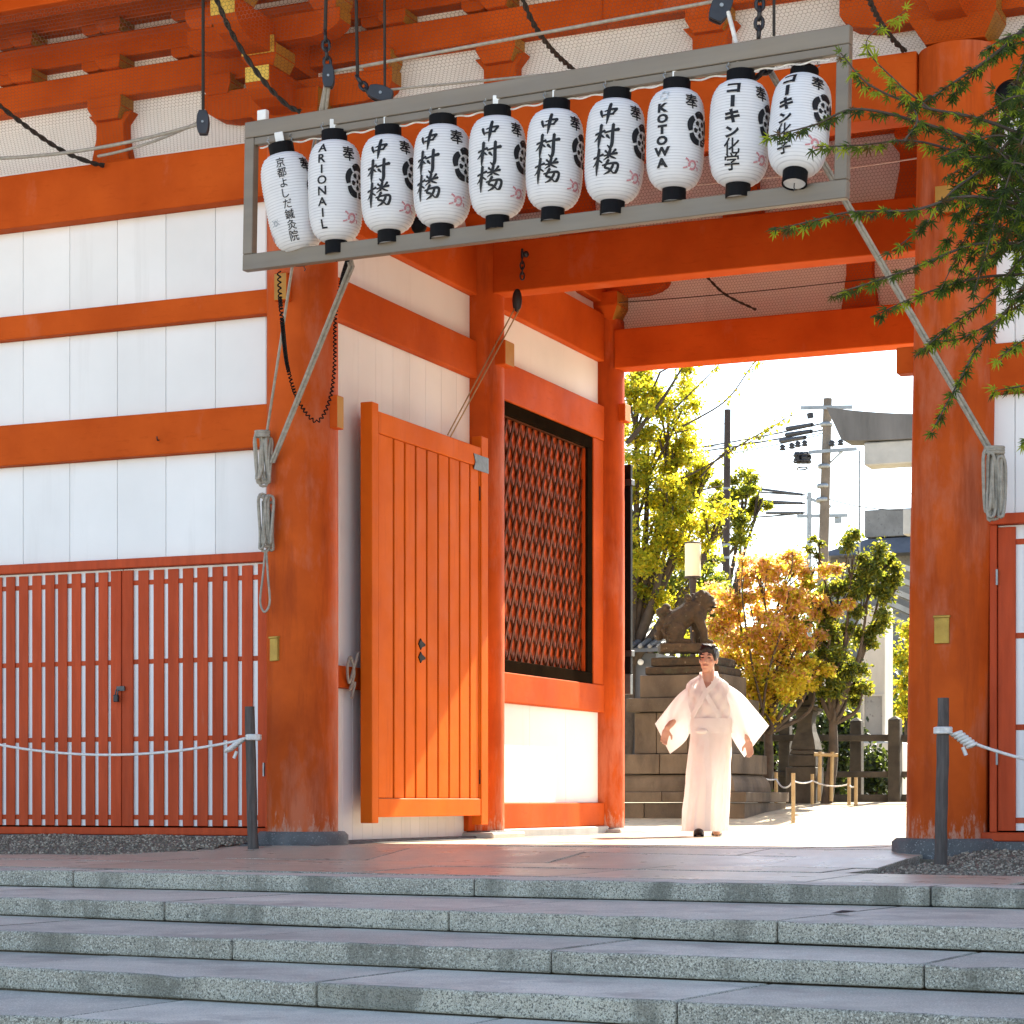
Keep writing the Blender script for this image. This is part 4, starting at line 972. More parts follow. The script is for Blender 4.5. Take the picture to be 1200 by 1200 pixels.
rope("rope_loop", [atY(311, 645, -.32), atY(308, 675, -.32), atY(305, 705, -.32), atY(310, 717, -.32), atY(316, 706, -.32), atY(314, 675, -.32), atY(312, 645, -.32)], .009, m_rope, "long loop of thin rope hanging under the lower left coil", "rope")
coil(atY(1166, 568, -.33), .42, .135, 8, "grey rope coil on the right pillar beside the white panel", seed=9)
# black cords and cables
def fest(pts, name, label): twist([atY(x, y, yy) for x, y, yy in pts], .017, m_brope, name, label, "cable", "dark twisted cables sagging from the eaves")
fest([(-20, 108, -1.0), (20, 140, -.7), (70, 175, -.4), (105, 190, -.25), (122, 194, -.15)], "eave_cable", "dark cable sagging over the white panel at the picture's upper left corner")
fest([(250, -10, -1.3), (272, 40, -1.1), (305, 90, -.95), (335, 122, -.8), (352, 131, -.75)], "eave_cable", "dark cable sagging across the gilt bracket ends above the left pillar")
fest([(608, -12, -1.3), (625, 28, -1.0), (648, 60, -.6), (674, 84, -.2)], "eave_cable", "dark cable reaching the beam between the two white panels over the opening")
fest([(1012, -15, -1.2), (1028, 20, -.8), (1045, 45, -.4), (1060, 60, -.15)], "eave_cable", "dark cable coming down beside the right pillar's capital")
rope("net_wire", sag(atY(700, 356, 5.9), atY(1085, 318, 5.9), .03), .005, m_brope, "thin dark wire stretched low across the far white panel under the middle beam", "wire")
twist([atY(826, 322, 5.9), atY(850, 345, 5.9), atY(886, 363, 5.9)], .012, m_brope, "net_wire", "short dark cord slanting over the far white panel", "wire")
rope("net_wire", sag(atY(800, 218, 2.9), atY(1090, 183, 2.9), .02), .006, m_wrope, "thin pale wire stretched over the inner white panel behind the right lanterns", "wire")
# spiral cable hanging from the frame's left end round the left pillar
base = smooth([F(327, 318), F(328, 345), F(331, 380), atY(337, 430, -.5), atY(350, 470, -.45), atY(371, 494, -.4), atY(386, 470, -.36), atY(392, 430, -.34), atY(393, 374, -.33), atY(400, 330, -.33), atT(410, 296, 14.6)], 14)
fine = []
for a_, b_ in zip(base, base[1:]):
    k = max(1, int((b_ - a_).length / .004)); fine += [a_.lerp(b_, j / k) for j in range(k)]
mb = MB(); pa = []
for j, p in enumerate(fine):
    dd = (fine[min(j + 1, len(fine) - 1)] - fine[max(j - 1, 0)]).normalized(); u = dd.cross(FW).normalized(); w = dd.cross(u); pa.append(p + (u * math.cos(j * .9) + w * math.sin(j * .9)) * .011)
mb.tube(pa, .0055, 4); solo("spiral_cable", mb, m_black, "black coiled power cable looping from the frame's left end before the left pillar", "cable")
# pulley that holds the door line
q = Vector((atY(612, 320, 2.9))); t = thing("door_pulley", "small black pulley hooked to the middle beam above the open door leaf", "pulley", q)
MB().tube([q + UP * .2, q + UP * .17 + FW * -.03, q + UP * .13], .012, 6).build("hook", m_iron, t); MB().sphere(q + UP * .16 + RT * .03, .028, n=10, m=6).build("eye_bolt", m_iron, t)
mb = MB()
for k in range(4):
    c = q + UP * (.11 - k * .045); s = RT if k % 2 else FW; mb.tube([c + UP * math.sin(a) * .033 + s * math.cos(a) * .018 for a in [j * math.pi / 5 for j in range(11)]], .007, 5, caps=False)
mb.build("chain_link", m_iron, t); MB().sphere(atY(606, 352, 2.9), .045, .03, .10, 12, 10).build("pulley_shell", m_iron, t)
e1 = Vector((.24, atX(522, 510, .22).y, atX(522, 510, .22).z))
rope("door_line", [atY(604, 360, 2.9), e1], .006, m_bamb, "thin brown line from the door pulley down to the top of the open door leaf", "rope", sm=False)
rope("door_line", [atY(609, 362, 2.9), e1 + Vector((0, .04, -.02))], .006, m_bamb, "second thin brown line from the door pulley, nearer the lattice window", "rope", sm=False)
rope("tie_rope", [atX(420, 765, .12), atX(414, 785, .13), atX(409, 800, .13), atX(407, 782, .13), atX(411, 770, .13), atX(415, 790, .13), atX(410, 808, .13), atX(416, 800, .13), atX(412, 818, .13)], .011, m_rope, "short grey rope tied round the low rail behind the open door leaf", "rope")
# rope barriers
def post(px, py_b, py_t, z, Y, lean, label):
    b = atY(px, py_b, Y); h = (py_b - py_t) / FOC * ((b - CAM).dot(FW)); mb = MB(); g = random.Random(int(px)); path = []; rr = []
    for i in range(9):
        f = i / 8; path.append(Vector((b.x, b.y, b.z - .05)) + (UP * (h + .05) + RT * lean) * f + Vector((g.uniform(-.003, .003), g.uniform(-.003, .003), 0))); rr.append(.038 * g.uniform(.92, 1.06) * (1.05 - .1 * f))
    mb.tube(path, rr, 12); o = solo("barrier_post", mb, m_oldwood, label, "post", "weathered wooden barrier posts", origin=b); return path
pL = post(297, 992, 828, 0, -.50, -.03, "weathered round wooden post before the left pillar, holding a white rope")
pR = post(1102, 1006, 818, 0, -.95, .02, "weathered round wooden post before the right pillar, holding a white rope")
def barrier(a, b, s, knot, label, dx):
    mb = MB(); mb.tube(sag(a, b, s, 24), .010, 6)
    for k in range(3): mb.tube([a + UP * (.012 * k - .012) + Vector((math.cos(t) * .05, math.sin(t) * .05, 0)) for t in [j * math.pi / 6 for j in range(13)]], .010, 6, caps=False)
    kk = a + RT * dx * .12 - UP * .05
    for k in range(6): mb.tube([kk + RT * (dx * .018 * (k - 2)) - UP * (.014 * k - .03) + Vector((math.cos(t) * .026, math.sin(t) * .026, .010 * math.cos(t))) for t in [j * math.pi / 6 for j in range(13)]], .012, 6, caps=False)
    mb.tube([kk - UP * .05, kk - UP * .10 + RT * dx * .02], .012, 6)
    solo("barrier_rope", mb, m_wrope, label, "rope", "white barrier ropes", origin=a)
a = pL[5] * .2 + pL[6] * .8 if False else atT(297, 864, (pL[6] - CAM).dot(FW)); b = atY(-40, 864, -.55)
barrier(a, b, .13, None, "white rope sagging across the left lattice doors, knotted near the wooden post", -1)
a = atT(1105, 856, (pR[6] - CAM).dot(FW)); b = atY(1290, 902, -.6)
barrier(a, b, .05, None, "white rope knotted to the right wooden post and leaving the picture", 1)
# ================================================================== COURTYARD BEYOND THE GATE
def fig(p, e_r, e_f):     # local frame for things drawn facing the viewer: right, away
    return lambda x, y, z: p + e_r * x + e_f * y + UP * z
# ---- stepped stone pedestal: courses of separate blocks
PK = atT(871, 960, 27.0); PX1 = PK.x; PY0 = PK.y; pz = .02; PCX = PX1 - .95; PCY = PY0 + .9
ped = thing("statue_pedestal", "stepped pedestal of brown stained stone blocks under the seated stone lion-dog", "pedestal", (PCX, PCY, pz))
def Zpx(py, t=27.0): return CAM.z + (HOR - py) / FOC * t
def course(hx, hy, y0, y1, cuts, m=m_ped, bev=.012, cap=False):   # y0,y1: picture heights; cuts: joints along X on the long side
    z0, z1 = Zpx(y0), Zpx(y1); e = [-hx] + list(cuts) + [hx]
    for a, b in zip(e, e[1:]):
        g = rnd.uniform(-.006, .006)
        MB().box(PCX + a + .003, PCX + b - .003, PCY - hy + g, PCY + hy, z0 + .003, z1).build("stone_block", m, ped, bevel=bev, seg=2)
course(.97, .90, 972, 941, (-.35, .45)); course(1.0, .94, 940.5, 928, (-.1,)); 
# rounded course
mb = MB(); hx, hy = .80, .78; z0, z1 = Zpx(927.5), Zpx(907); h = z1 - z0; loops = []
for k in range(7):
    t = k / 6 * math.pi / 2; o = (1 - math.sin(t)) * .0 + (1 - math.cos(t)) * h * .55; z = z0 + math.sin(t) * h
    loops += [(PCX - hx + o, PCY - hy + o, z), (PCX + hx - o, PCY - hy + o, z), (PCX + hx - o, PCY + hy - o, z), (PCX - hx + o, PCY + hy - o, z)]
fs = [(4 * k + i, 4 * k + (i + 1) % 4, 4 * k + 4 + (i + 1) % 4, 4 * k + 4 + i) for k in range(6) for i in range(4)] + [(24, 25, 26, 27), (3, 2, 1, 0)]
mb.add(loops, fs); mb.build("rounded_block", m_ped, ped)
course(.76, .74, 906.5, 882.5, (-.2, .3)); course(.60, .58, 882, 832, (-.30, .12)); course(.68, .66, 831.5, 814.5, ()); course(.55, .52, 814, 786.5, ())
course(.50, .46, 786, 776, (), m_moss, .02); course(.44, .42, 775.5, 764.5, (), m_moss, .02)
# ---- remeshed figures
def remesh(mb, name, m, vox, parent, iters=3, facs=.5, local=False):
    o = mb.build(name, m, None, local=True); md = o.modifiers.new("r", 'REMESH'); md.mode = 'VOXEL'; md.voxel_size = vox; md.use_smooth_shade = True
    if iters: sm = o.modifiers.new("s", 'SMOOTH'); sm.iterations = iters; sm.factor = facs
    dg = bpy.context.evaluated_depsgraph_get(); me = bpy.data.meshes.new_from_object(o.evaluated_get(dg)); old = o.data
    o.modifiers.clear(); o.data = me; bpy.data.meshes.remove(old)
    me.materials.clear(); me.materials.append(m)
    for p in me.polygons: p.use_smooth = True
    if parent is not None:
        o.parent = parent
        if not local: me.transform(Matrix.Translation(-wloc(parent)))
    return o
KT = 27.9; kp = atT(800, 757, KT); kb = Vector((kp.x, kp.y, kp.z))
kom = thing("guardian_lion_statue", "seated mossy stone lion-dog guardian facing right on the stepped pedestal", "statue", kb)
s_ = KT / FOC
def K(px, py, dy=0): return kb + RT * ((px - 800) * s_) + UP * ((757 - py) * s_) + FW * dy
mb = MB(); u = s_
mb.sphere(K(789, 736), 17 * u, 13 * u, 17 * u); mb.caps(K(791, 730), K(814, 714), 15 * u, 12.5 * u); mb.sphere(K(818, 720), 11 * u, 11 * u, 14 * u)
for dy, dx in ((-.075, 0), (.075, -5)):
    mb.caps(K(817 + dx, 722, dy), K(824 + dx, 740, dy), 6.5 * u, 5 * u); mb.caps(K(824 + dx, 740, dy), K(825 + dx, 752, dy), 4.6 * u, 4.6 * u); mb.sphere(K(829 + dx, 753, dy), 7 * u, 5.5 * u, 3.6 * u)
    mb.sphere(K(790, 741, dy * 1.5), 13 * u, 7 * u, 13 * u); mb.caps(K(786, 752, dy * 1.7), K(806, 753, dy * 1.7), 5 * u, 4 * u)
mb.sphere(K(823, 703), 12 * u, 11 * u, 11.5 * u); mb.sphere(K(832, 708), 7 * u, 7.5 * u, 6 * u); mb.sphere(K(830, 714), 5 * u, 6 * u, 3 * u); mb.sphere(K(833, 701), 4 * u, 7 * u, 3 * u)
for dy in (-.085, .085): mb.sphere(K(821, 696, dy), 4 * u, 3 * u, 4.5 * u); mb.sphere(K(829, 700, dy * .6), 2.6 * u, 2 * u, 2 * u)
g = random.Random(4)
for k in range(26):
    a = g.uniform(0, 6.28); rr_ = g.uniform(.6, 1.0); mb.sphere(K(814 + 9 * math.cos(a) * rr_ - 2, 706 + 12 * math.sin(a) * rr_, g.choice((-1, 1)) * .105 * (1 - rr_ * .35)), g.uniform(3, 4.6) * u, n=8, m=6)
for (x, y, r) in ((778, 727, 6), (775, 718, 6.5), (781, 712, 5), (785, 718, 4), (774, 735, 6), (772, 745, 6)): mb.sphere(K(x, y), r * u, 7 * u, r * u)
for k in range(8): a = k * .8; mb.sphere(K(783 + 7 * math.cos(a), 740 + 7 * math.sin(a), -.15), 2.6 * u, n=8, m=6)
remesh(mb, "body", m_moss, .010, kom, 1)
for dy in (-.075, .0, .075): pass
m_ = MB(); m_.sphere(K(834, 711.5, 0), 6 * u, 6.5 * u, 1.6 * u); m_.sphere(K(831, 699.5, -.062), 1.8 * u, 1.4 * u, 1.6 * u); m_.build("mouth", m_black, kom)
mb = MB(); mb.obox(K(800, 759, .0) + Vector((0, 0, -.01)), RT, FW, UP, .30, .24, .055); mb.build("plinth", m_moss, kom, bevel=.012)
# ---- street lamp behind the statue
lt = 29.5; lp = atT(812, 676, lt); lg = Vector((lp.x, lp.y, gz(lp.y)))
lamp = thing("lamp_post", "cream cylindrical lamp on a dark post rising behind the stone lion-dog", "lamp", lg); k = lt / FOC
MB().lathe(lp + UP * .0, [(9.3 * k, 0), (9.3 * k, 39 * k)], 24).build("lamp_shade", m_cream, lamp)
MB().lathe(lp, [(9.9 * k, -1.2 * k), (9.9 * k, .3 * k)], 24).build("base_ring", m_pole, lamp); MB().lathe(lp + UP * 39 * k, [(9.9 * k, -.3 * k), (9.9 * k, 1.2 * k), (2 * k, 2.5 * k)], 24).build("cap", m_pole, lamp)
MB().tube([lg, lp - UP * .015], .04, 10).build("post", m_pole, lamp); MB().lathe(lp - UP * 14 * k, [(4.2 * k, 0), (4.2 * k, 13 * k)], 16).build("collar", m_pole, lamp)
MB().obox(atT(825, 653, lt), RT, FW, UP, 3 * k, .04, 4 * k).build("bracket", m_pole, lamp)
# ---- slim grey pier behind the back column
t0 = 40; p = atT(749, 760, t0); mb = MB(); mb.box(p.x - .11, p.x + .11, p.y - .1, p.y + .1, gz(p.y), CAM.z + (HOR - 672) / FOC * t0)
solo("grey_pier", mb, m_slate, "slim grey pier among the leaves between the gate column and the lamp", "pier", bevel=.01)
# ---- small tiled building by the left edge of the opening
t0 = 36; bx = atT(752, 800, t0); hb = thing("roofed_hut", "dark hut with pale-edged tiled eaves glimpsed left of the pedestal", "hut", (bx.x, bx.y, gz(bx.y)))
zr = CAM.z + (HOR - 766) / FOC * t0; MB().box(bx.x - 1.6, bx.x + .25, bx.y, bx.y + 2.5, gz(bx.y), zr).build("wall", m_slate, hb)
ro = thing("roof", None, None, (bx.x - .6, bx.y + 1, zr)); ro.parent = hb; ro.location -= hb.location
MB().hexa([(bx.x - 1.9, bx.y - .4, zr), (bx.x + .5, bx.y - .4, zr), (bx.x + .3, bx.y + 1.4, zr + .55), (bx.x - 1.9, bx.y + 1.4, zr + .55), (bx.x - 1.9, bx.y - .4, zr + .06), (bx.x + .5, bx.y - .4, zr + .06), (bx.x + .3, bx.y + 1.4, zr + .61), (bx.x - 1.9, bx.y + 1.4, zr + .61)]).build("roof_board", m_slate, ro)
tm = MB().tube([(0, -.42, .09), (0, 1.4, .64)], .045, 8).mesh("roof_tile", m_slate); te = MB().lathe((0, -.43, .09), [(0, 0), (.036, 0), (.036, .012), (0, .012)], 10, axis=(0, -1, 0), caps=False).mesh("tile_end", m_conc)
for i in range(15): x = bx.x - 1.85 + i * .165; inst("roof_tile", tm, ro, (x, bx.y, zr)); inst("tile_end", te, ro, (x, bx.y, zr))
MB().lathe(atT(751, 776, t0 - .1), [(0, 0), (.05, 0), (.05, .02), (0, .02)], 14, axis=(0, -1, 0), caps=False).build("round_light", m_tag, hb)
# ---- stone fence: posts, rails, kerb
def stone_post(px, ptop, pbot, w, t, label):
    p = atT(px, pbot, t); zt = CAM.z + (HOR - ptop) / FOC * t; hw = w / 2 / FOC * t; mb = MB(); zb = min(p.z, gz(p.y)) - .05
    mb.hexa([(p.x - hw, p.y - hw, zb), (p.x + hw, p.y - hw, zb), (p.x + hw, p.y + hw, zb), (p.x - hw, p.y + hw, zb), (p.x - hw * .96, p.y - hw, zt - .06), (p.x + hw * .96, p.y - hw, zt - .06), (p.x + hw * .96, p.y + hw, zt - .06), (p.x - hw * .96, p.y + hw, zt - .06)])
    mb.add([(p.x - hw * .96, p.y - hw, zt - .06), (p.x + hw * .96, p.y - hw, zt - .06), (p.x + hw * .96, p.y + hw, zt - .06), (p.x - hw * .96, p.y + hw, zt - .06), (p.x, p.y, zt)], [(0, 1, 4), (1, 2, 4), (2, 3, 4), (3, 0, 4)])
    return mb, p
fp = [atT(x, 936, 31) for x in (862, 920.5, 1004, 1049, 1110)]
sf = thing("stone_fence", "low grey stone fence of square pointed posts joined by rails", "fence", fp[2])
for (px, a, b, w, t) in ((862, 838, 937, 13, 30.6), (920.5, 837, 938, 13.5, 30.6), (1004, 840, 938, 14, 30.6), (1049, 838, 939, 14.5, 30.0), (1112, 838, 939, 14.5, 29.6)):
    mb, p = stone_post(px, a, b, w, t, ""); mb.build("post", m_fence, sf, bevel=.012)
for (ya, yb) in ((861, 868.5), (904, 911), (931, 941)):
    mb = MB(); A_ = atT(800, (ya + yb) / 2, 31.0); B_ = atT(1180, (ya + yb) / 2, 29.6); mb.bar(A_, B_, .11, (yb - ya) / FOC * 30.5); mb.build("rail", m_fence, sf, bevel=.01)
# ---- stone lantern
t0 = 29.9; c = atT(946, 938, t0); k = t0 / FOC; c.z = gz(c.y)
sl = thing("stone_lantern", "grey stone lantern with a round window, standing behind the stone fence under the trees", "lantern", c)
Z = lambda py: CAM.z + (HOR - py) / FOC * t0
def blk(cx, w0, w1, y0, y1, name, d=1.0, parent=sl, m=m_fence, bev=.012):
    p = atT(cx, 900, t0); a0, a1 = w0 / 2 * k, w1 / 2 * k; mb = MB(); z0, z1 = Z(y0), Z(y1); q = fig(Vector((p.x, p.y, 0)), Vector((1, 0, 0)), Vector((0, 1, 0)))
    mb.hexa([q(-a0, -a0 * d, z0), q(a0, -a0 * d, z0), q(a0, a0 * d, z0), q(-a0, a0 * d, z0), q(-a1, -a1 * d, z1), q(a1, -a1 * d, z1), q(a1, a1 * d, z1), q(-a1, a1 * d, z1)]); return mb.build(name, m, parent, bevel=bev)
blk(943, 36, 36, 945, 899, "foundation"); blk(944, 33, 33, 898.5, 885, "base_block"); blk(944, 31, 28, 884.5, 879, "base_step")
prof_ = [(15, 878.5), (13, 868), (10, 858), (8.6, 848), (9.5, 840), (11.5, 834)]
mb = MB(); p = atT(945, 900, t0); vs_ = []; 
for (r_, y) in prof_:
    a = r_ * k; vs_ += [(p.x - a, p.y - a, Z(y)), (p.x + a, p.y - a, Z(y)), (p.x + a, p.y + a, Z(y)), (p.x - a, p.y + a, Z(y))]
mb.add(vs_, [(4 * j + i, 4 * j + (i + 1) % 4, 4 * j + 4 + (i + 1) % 4, 4 * j + 4 + i) for j in range(5) for i in range(4)]); mb.build("flared_leg", m_fence, sl)
blk(945, 32, 34, 833.5, 828.5, "platform"); blk(946, 20, 20, 828, 806, "fire_box")
MB().lathe(atT(947, 818, t0) + Vector((0, -10.2 * k, 0)), [(0, 0), (3.4 * k, 0), (3.4 * k, .01), (0, .01)], 18, axis=(0, -1, 0), caps=False).build("round_window", m_black, sl)
blk(946, 44, 40, 805.5, 800, "roof_edge"); blk(946, 40, 12, 799.5, 782, "roof_cap"); MB().sphere(Vector((p.x, p.y, Z(776))), 6 * k, 6 * k, 8 * k).build("finial", m_fence, sl)
# ---- upright stone slab with a recessed panel
t0 = 35.0; k = t0 / FOC; A_ = atT(1008, 930, t0); B_ = atT(1040, 930, t0); zt = CAM.z + (HOR - 711) / FOC * t0
sp = thing("stone_monument", "tall pale upright stone slab with a recessed panel behind the stone fence", "monument", ((A_.x + B_.x) / 2, A_.y, gz(A_.y)))
MB().box(A_.x, B_.x, A_.y, A_.y + .55, gz(A_.y) - .1, zt).build("slab", m_pale, sp, bevel=.02, seg=2)
pz0, pz1 = CAM.z + (HOR - 862) / FOC * t0, CAM.z + (HOR - 816) / FOC * t0; pa, pb = atT(1014, 840, t0).x, atT(1037, 840, t0).x
MB().box(pa, pb, A_.y - .012, A_.y - .004, pz0, pz1).build("panel", m_conc, sp)
for (a, b, c_, d_) in ((pa - .03, pb + .03, pz1, pz1 + .03), (pa - .03, pb + .03, pz0 - .03, pz0), (pa - .03, pa, pz0, pz1), (pb, pb + .03, pz0, pz1)): MB().box(a, b, A_.y - .03, A_.y - .003, c_, d_).build("panel_border", m_pale, sp)
MB().box(A_.x - .2, B_.x + .25, A_.y - .2, A_.y + .7, gz(A_.y) - .1, CAM.z + (HOR - 870) / FOC * t0).build("base_block", m_pale, sp, bevel=.02)
# ---- little stakes with a sagging cord
stk = [(909.5, 905, 938, 29.0), (929.5, 906, 951, 26.2), (952, 907, 938, 29.4), (995, 911, 939, 29.0), (1003, 911, 939, 28.8)]
pts_ = []
sl_ = ["tallest little wooden stake, standing forward at the end of the cord fence", ]
names = ["wooden stake left of the forward one beside the bench-like pedestal step", "wooden stake standing forward on the sand, nearest of the corded stakes", "wooden stake before the foot of the stone lantern", "left stake of the close pair before the stone fence", "right stake of the close pair before the stone fence"]
for (px, a, b, t), lb in zip(stk, names):
    p = atT(px, b, t); zt = CAM.z + (HOR - a) / FOC * t; mb = MB(); mb.tube([(p.x, p.y, gz(p.y) - .05), (p.x, p.y, zt)], .024, 8); o = solo("wooden_stake", mb, m_bamb, lb, "stake", "corded wooden stakes by the stone fence", origin=(p.x, p.y, gz(p.y)))
    pts_.append(Vector((p.x, p.y, zt - .09)))
mb = MB(); p0 = atT(893, 911, 28.5)
for a, b, s in ((p0, pts_[0], .02), (pts_[0], pts_[1], .10), (pts_[1], pts_[2], .03), (pts_[2], pts_[3], .05), (pts_[3], pts_[4], .04)): mb.tube(sag(a, b, s, 10), .011, 5)
solo("stake_cord", mb, m_wrope, "thin pale cord sagging between the little wooden stakes", "cord")
t0 = 29.5; tf = thing("tree_brace", "small wooden brace frame propping the tree trunk before the stone fence", "brace", atT(968, 938, t0))
for (xa, ya, xb, yb) in ((961, 884, 960, 939), (975.5, 884, 974, 939)): MB().tube([atT(xb, yb, t0), atT(xa, ya - 3, t0)], .026, 8).build("leg", m_bamb, tf)
MB().tube([atT(954, 884, t0), atT(982, 885, t0)], .026, 8).build("crossbar", m_bamb, tf)
# ---- wooden notice shelter between fence posts (dark)
t0 = 38; p = atT(902, 930, t0); ns = thing("wooden_shelter", "dark little wooden shelter behind the fence beside the priest's sleeve", "shelter", (p.x, p.y, gz(p.y))); k = t0 / FOC; Z = lambda py: CAM.z + (HOR - py) / FOC * t0
MB().box(p.x - .9, p.x + .25, p.y, p.y + .8, gz(p.y), Z(868)).build("wall", m_dkwood, ns)
MB().hexa([(p.x - 1.1, p.y - .3, Z(868)), (p.x + .42, p.y - .3, Z(868)), (p.x + .42, p.y + 1, Z(868)), (p.x - 1.1, p.y + 1, Z(868)), (p.x - .9, p.y + .2, Z(853)), (p.x + .15, p.y + .2, Z(853)), (p.x + .15, p.y + .6, Z(853)), (p.x - .9, p.y + .6, Z(853))]).build("roof", m_slate, ns)
for i in range(5): MB().box(p.x - .8 + i * .24, p.x - .74 + i * .24, p.y - .03, p.y - .003, gz(p.y), Z(868)).build("slat", m_oldwood, ns)
# ---- stone torii, only its left end showing
t0 = 52; k = t0 / FOC; Z = lambda py: CAM.z + (HOR - py) / FOC * t0
c = atT(1012, 520, t0); tor = thing("stone_torii", "large grey stone torii, its upswept lintel end showing beside the right pillar", "torii", (c.x + 4.5, c.y, gz(c.y)))
X0 = atT(970, 500, t0).x; n = 24; LT = 9.5
mb = MB(); vs_ = []
for i in range(n + 1):
    f = i / n; x = X0 + f * LT; e = abs(f - .5) * 2; rise = .40 * e ** 2.5; zt = Z(498) + rise; zb = Z(521) + .10 * e ** 6
    zt += .15 if False else 0
    ins = .0 if 0 < i < n else .0
    dx = (.34 if i == 0 else -.34 if i == n else 0)
    vs_ += [(x + dx, c.y - .42, zb), (x + dx, c.y + .42, zb), (x, c.y + .48, zt), (x, c.y - .48, zt)]
mb.add(vs_, [(4 * j + i, 4 * j + (i + 1) % 4, 4 * j + 4 + (i + 1) % 4, 4 * j + 4 + i) for j in range(n) for i in range(4)] + [(0, 1, 2, 3), (4 * n + 3, 4 * n + 2, 4 * n + 1, 4 * n)]); mb.build("top_lintel", m_torii, tor)
XL = atT(1017, 530, t0).x; MB().box(XL, XL + LT - 1.9, c.y - .34, c.y + .34, Z(548.5), Z(521.5)).build("under_lintel", m_torii2, tor, bevel=.03)
for x in (XL + 1.6, XL + LT - 3.5): MB().tube([(x, c.y, gz(c.y) - .1), (x, c.y, Z(549))], [.52, .42], 20).build("pillar", m_torii2, tor)
MB().box(XL + .9, XL + LT - 2.8, c.y - .2, c.y + .2, Z(630), Z(600)).build("tie_beam", m_torii2, tor, bevel=.02)
# ---- houses beyond, at the right edge of the opening
t0 = 70; k = t0 / FOC; Z = lambda py: CAM.z + (HOR - py) / FOC * t0
p = atT(1013, 700, t0); bd = thing("concrete_building", "grey concrete building with a blue-grey pitched roof behind the trees", "building", (p.x + 5, p.y, gz(p.y)))
XR = p.x + 12
MB().box(p.x, XR, p.y, p.y + 8, Z(630), Z(598)).build("parapet", m_conc, bd, bevel=.02); MB().box(p.x - 1.2, XR, p.y + .3, p.y + 9, gz(p.y), Z(650)).build("wall", m_conc, bd)
MB().hexa([(p.x - 1.6, p.y - .6, Z(652)), (XR, p.y - .6, Z(652)), (XR, p.y + 8, Z(652)), (p.x - 1.6, p.y + 8, Z(652)), (p.x + .1, p.y - .02, Z(632)), (XR, p.y - .02, Z(632)), (XR, p.y + 8, Z(632)), (p.x + .1, p.y + 8, Z(632))]).build("roof", m_slate, bd)
for i in range(5):
    a = atT(1030 + i * 1, 655 + i * 16, t0 - 2); b = atT(1078, 672 + i * 17, t0 - 2)
    MB().bar(a, b, .35, .16).build("eave_strip", m_pale, bd)
for i in range(4):
    w_ = MB().box(p.x + 1.2 + i * 2.3, p.x + 2.6 + i * 2.3, p.y + .25, p.y + .29, Z(800), Z(745)).build("window", m_steel, bd); MB().box(p.x + 1.3 + i * 2.3, p.x + 2.5 + i * 2.3, p.y + .235, p.y + .246, Z(797), Z(748)).build("pane", m_slate, bd, None) if False else None
# ---- utility poles
def gbase(p): return Vector((p.x, p.y, gz(p.y)))
t0 = 48; a = atT(852.6, 480, t0); b = gbase(atT(848.5, 750, t0)); up_ = thing("utility_pole", "plain dark brown pole without crossarms rising between the trees", "pole", b)
MB().tube([b, b.lerp(a, .5), a], [.095, .085, .072], 12).build("shaft", m_pole, up_)
for y in (574, 592, 640, 655): MB().lathe(b + (a - b) * ((Zq := (CAM.z + (HOR - y) / FOC * t0)) - b.z) * (1 / (a.z - b.z)), [(.088, 0), (.088, .05)], 12).build("band", m_steel, up_)
t0 = 58; k = t0 / FOC; a = atT(970, 467, t0); b = gbase(atT(957, 700, t0)); cp = thing("utility_pole", "weathered concrete pole carrying crossarms, insulators and power lines", "pole", b)
MB().tube([b, b.lerp(a, .5), a], [.17, .145, .115], 14).build("shaft", m_cpole, cp)
def onp(y, dx=0, dd=0): return atT(970 + (y - 467) * -.052 + dx, y, t0 + dd)
def arm_(ya, xa, yb, xb, h=.1): MB().bar(atT(xa, ya, t0 - .25), atT(xb, yb, t0 - .25), .09, h).build("crossarm", m_steel, cp)
arm_(478, 938, 477, 999, .09); arm_(530, 948, 526, 1004, .085); arm_(512, 950, 510, 985, .06) if False else None
for y in (500, 549, 572, 588): MB().lathe(onp(y), [(.15, 0), (.17, .02), (.17, .09), (.15, .11)], 12).build("band", m_steel, cp)
for (x, y) in ((975, 523), (985, 522), (935, 524), (928, 526), (943, 523), (917, 528)): 
    q = atT(x, y, t0 - .3); MB().lathe(q, [(.05, 0), (.10, .03), (.05, .07), (.09, .10), (.04, .16)], 10).build("insulator", m_iron, cp)
MB().tube([atT(949, 484, t0), atT(950, 490, t0)], .09, 8).build("insulator", m_iron, cp)
tr_ = MB(); 
for j in range(6): q = atT(934 + j * 2.6, 536 + (j % 2) * 3, t0 - .3 + .15 * (j % 3)); tr_.lathe(q - UP * .1, [(.07, 0), (.10, .04), (.07, .1), (.1, .15), (.07, .24)], 8)
for y in (534, 541, 549): tr_.tube([atT(940 + 10 * math.cos(v) * (1 if y < 548 else .6), y, t0 - .3) + FW * .25 * math.sin(v) for v in [i * math.pi / 8 for i in range(17)]], .022, 5, caps=False)
tr_.build("insulator_ring", m_iron, cp)
MB().tube([atT(971, 520, t0 - .1), atT(985, 532 - 1, t0 - .1)], .02, 5).build("strut", m_steel, cp); MB().tube([onp(549), atT(988, 528, t0 - .2)], .025, 5).build("strut", m_steel, cp)
MB().tube([atT(935, 530, t0), atT(930, 545, t0), atT(913, 545, t0), atT(911, 532, t0)], .012, 4).build("jumper_wire", m_wire, cp)
t0 = 95; a = atT(948.5, 577, t0); b = gbase(atT(947.5, 640, t0)); dp = thing("utility_pole", "slender far pole with low crossarms left of the concrete pole", "pole", b); MB().tube([b, a], [.15, .10], 8).build("shaft", m_steel, dp)
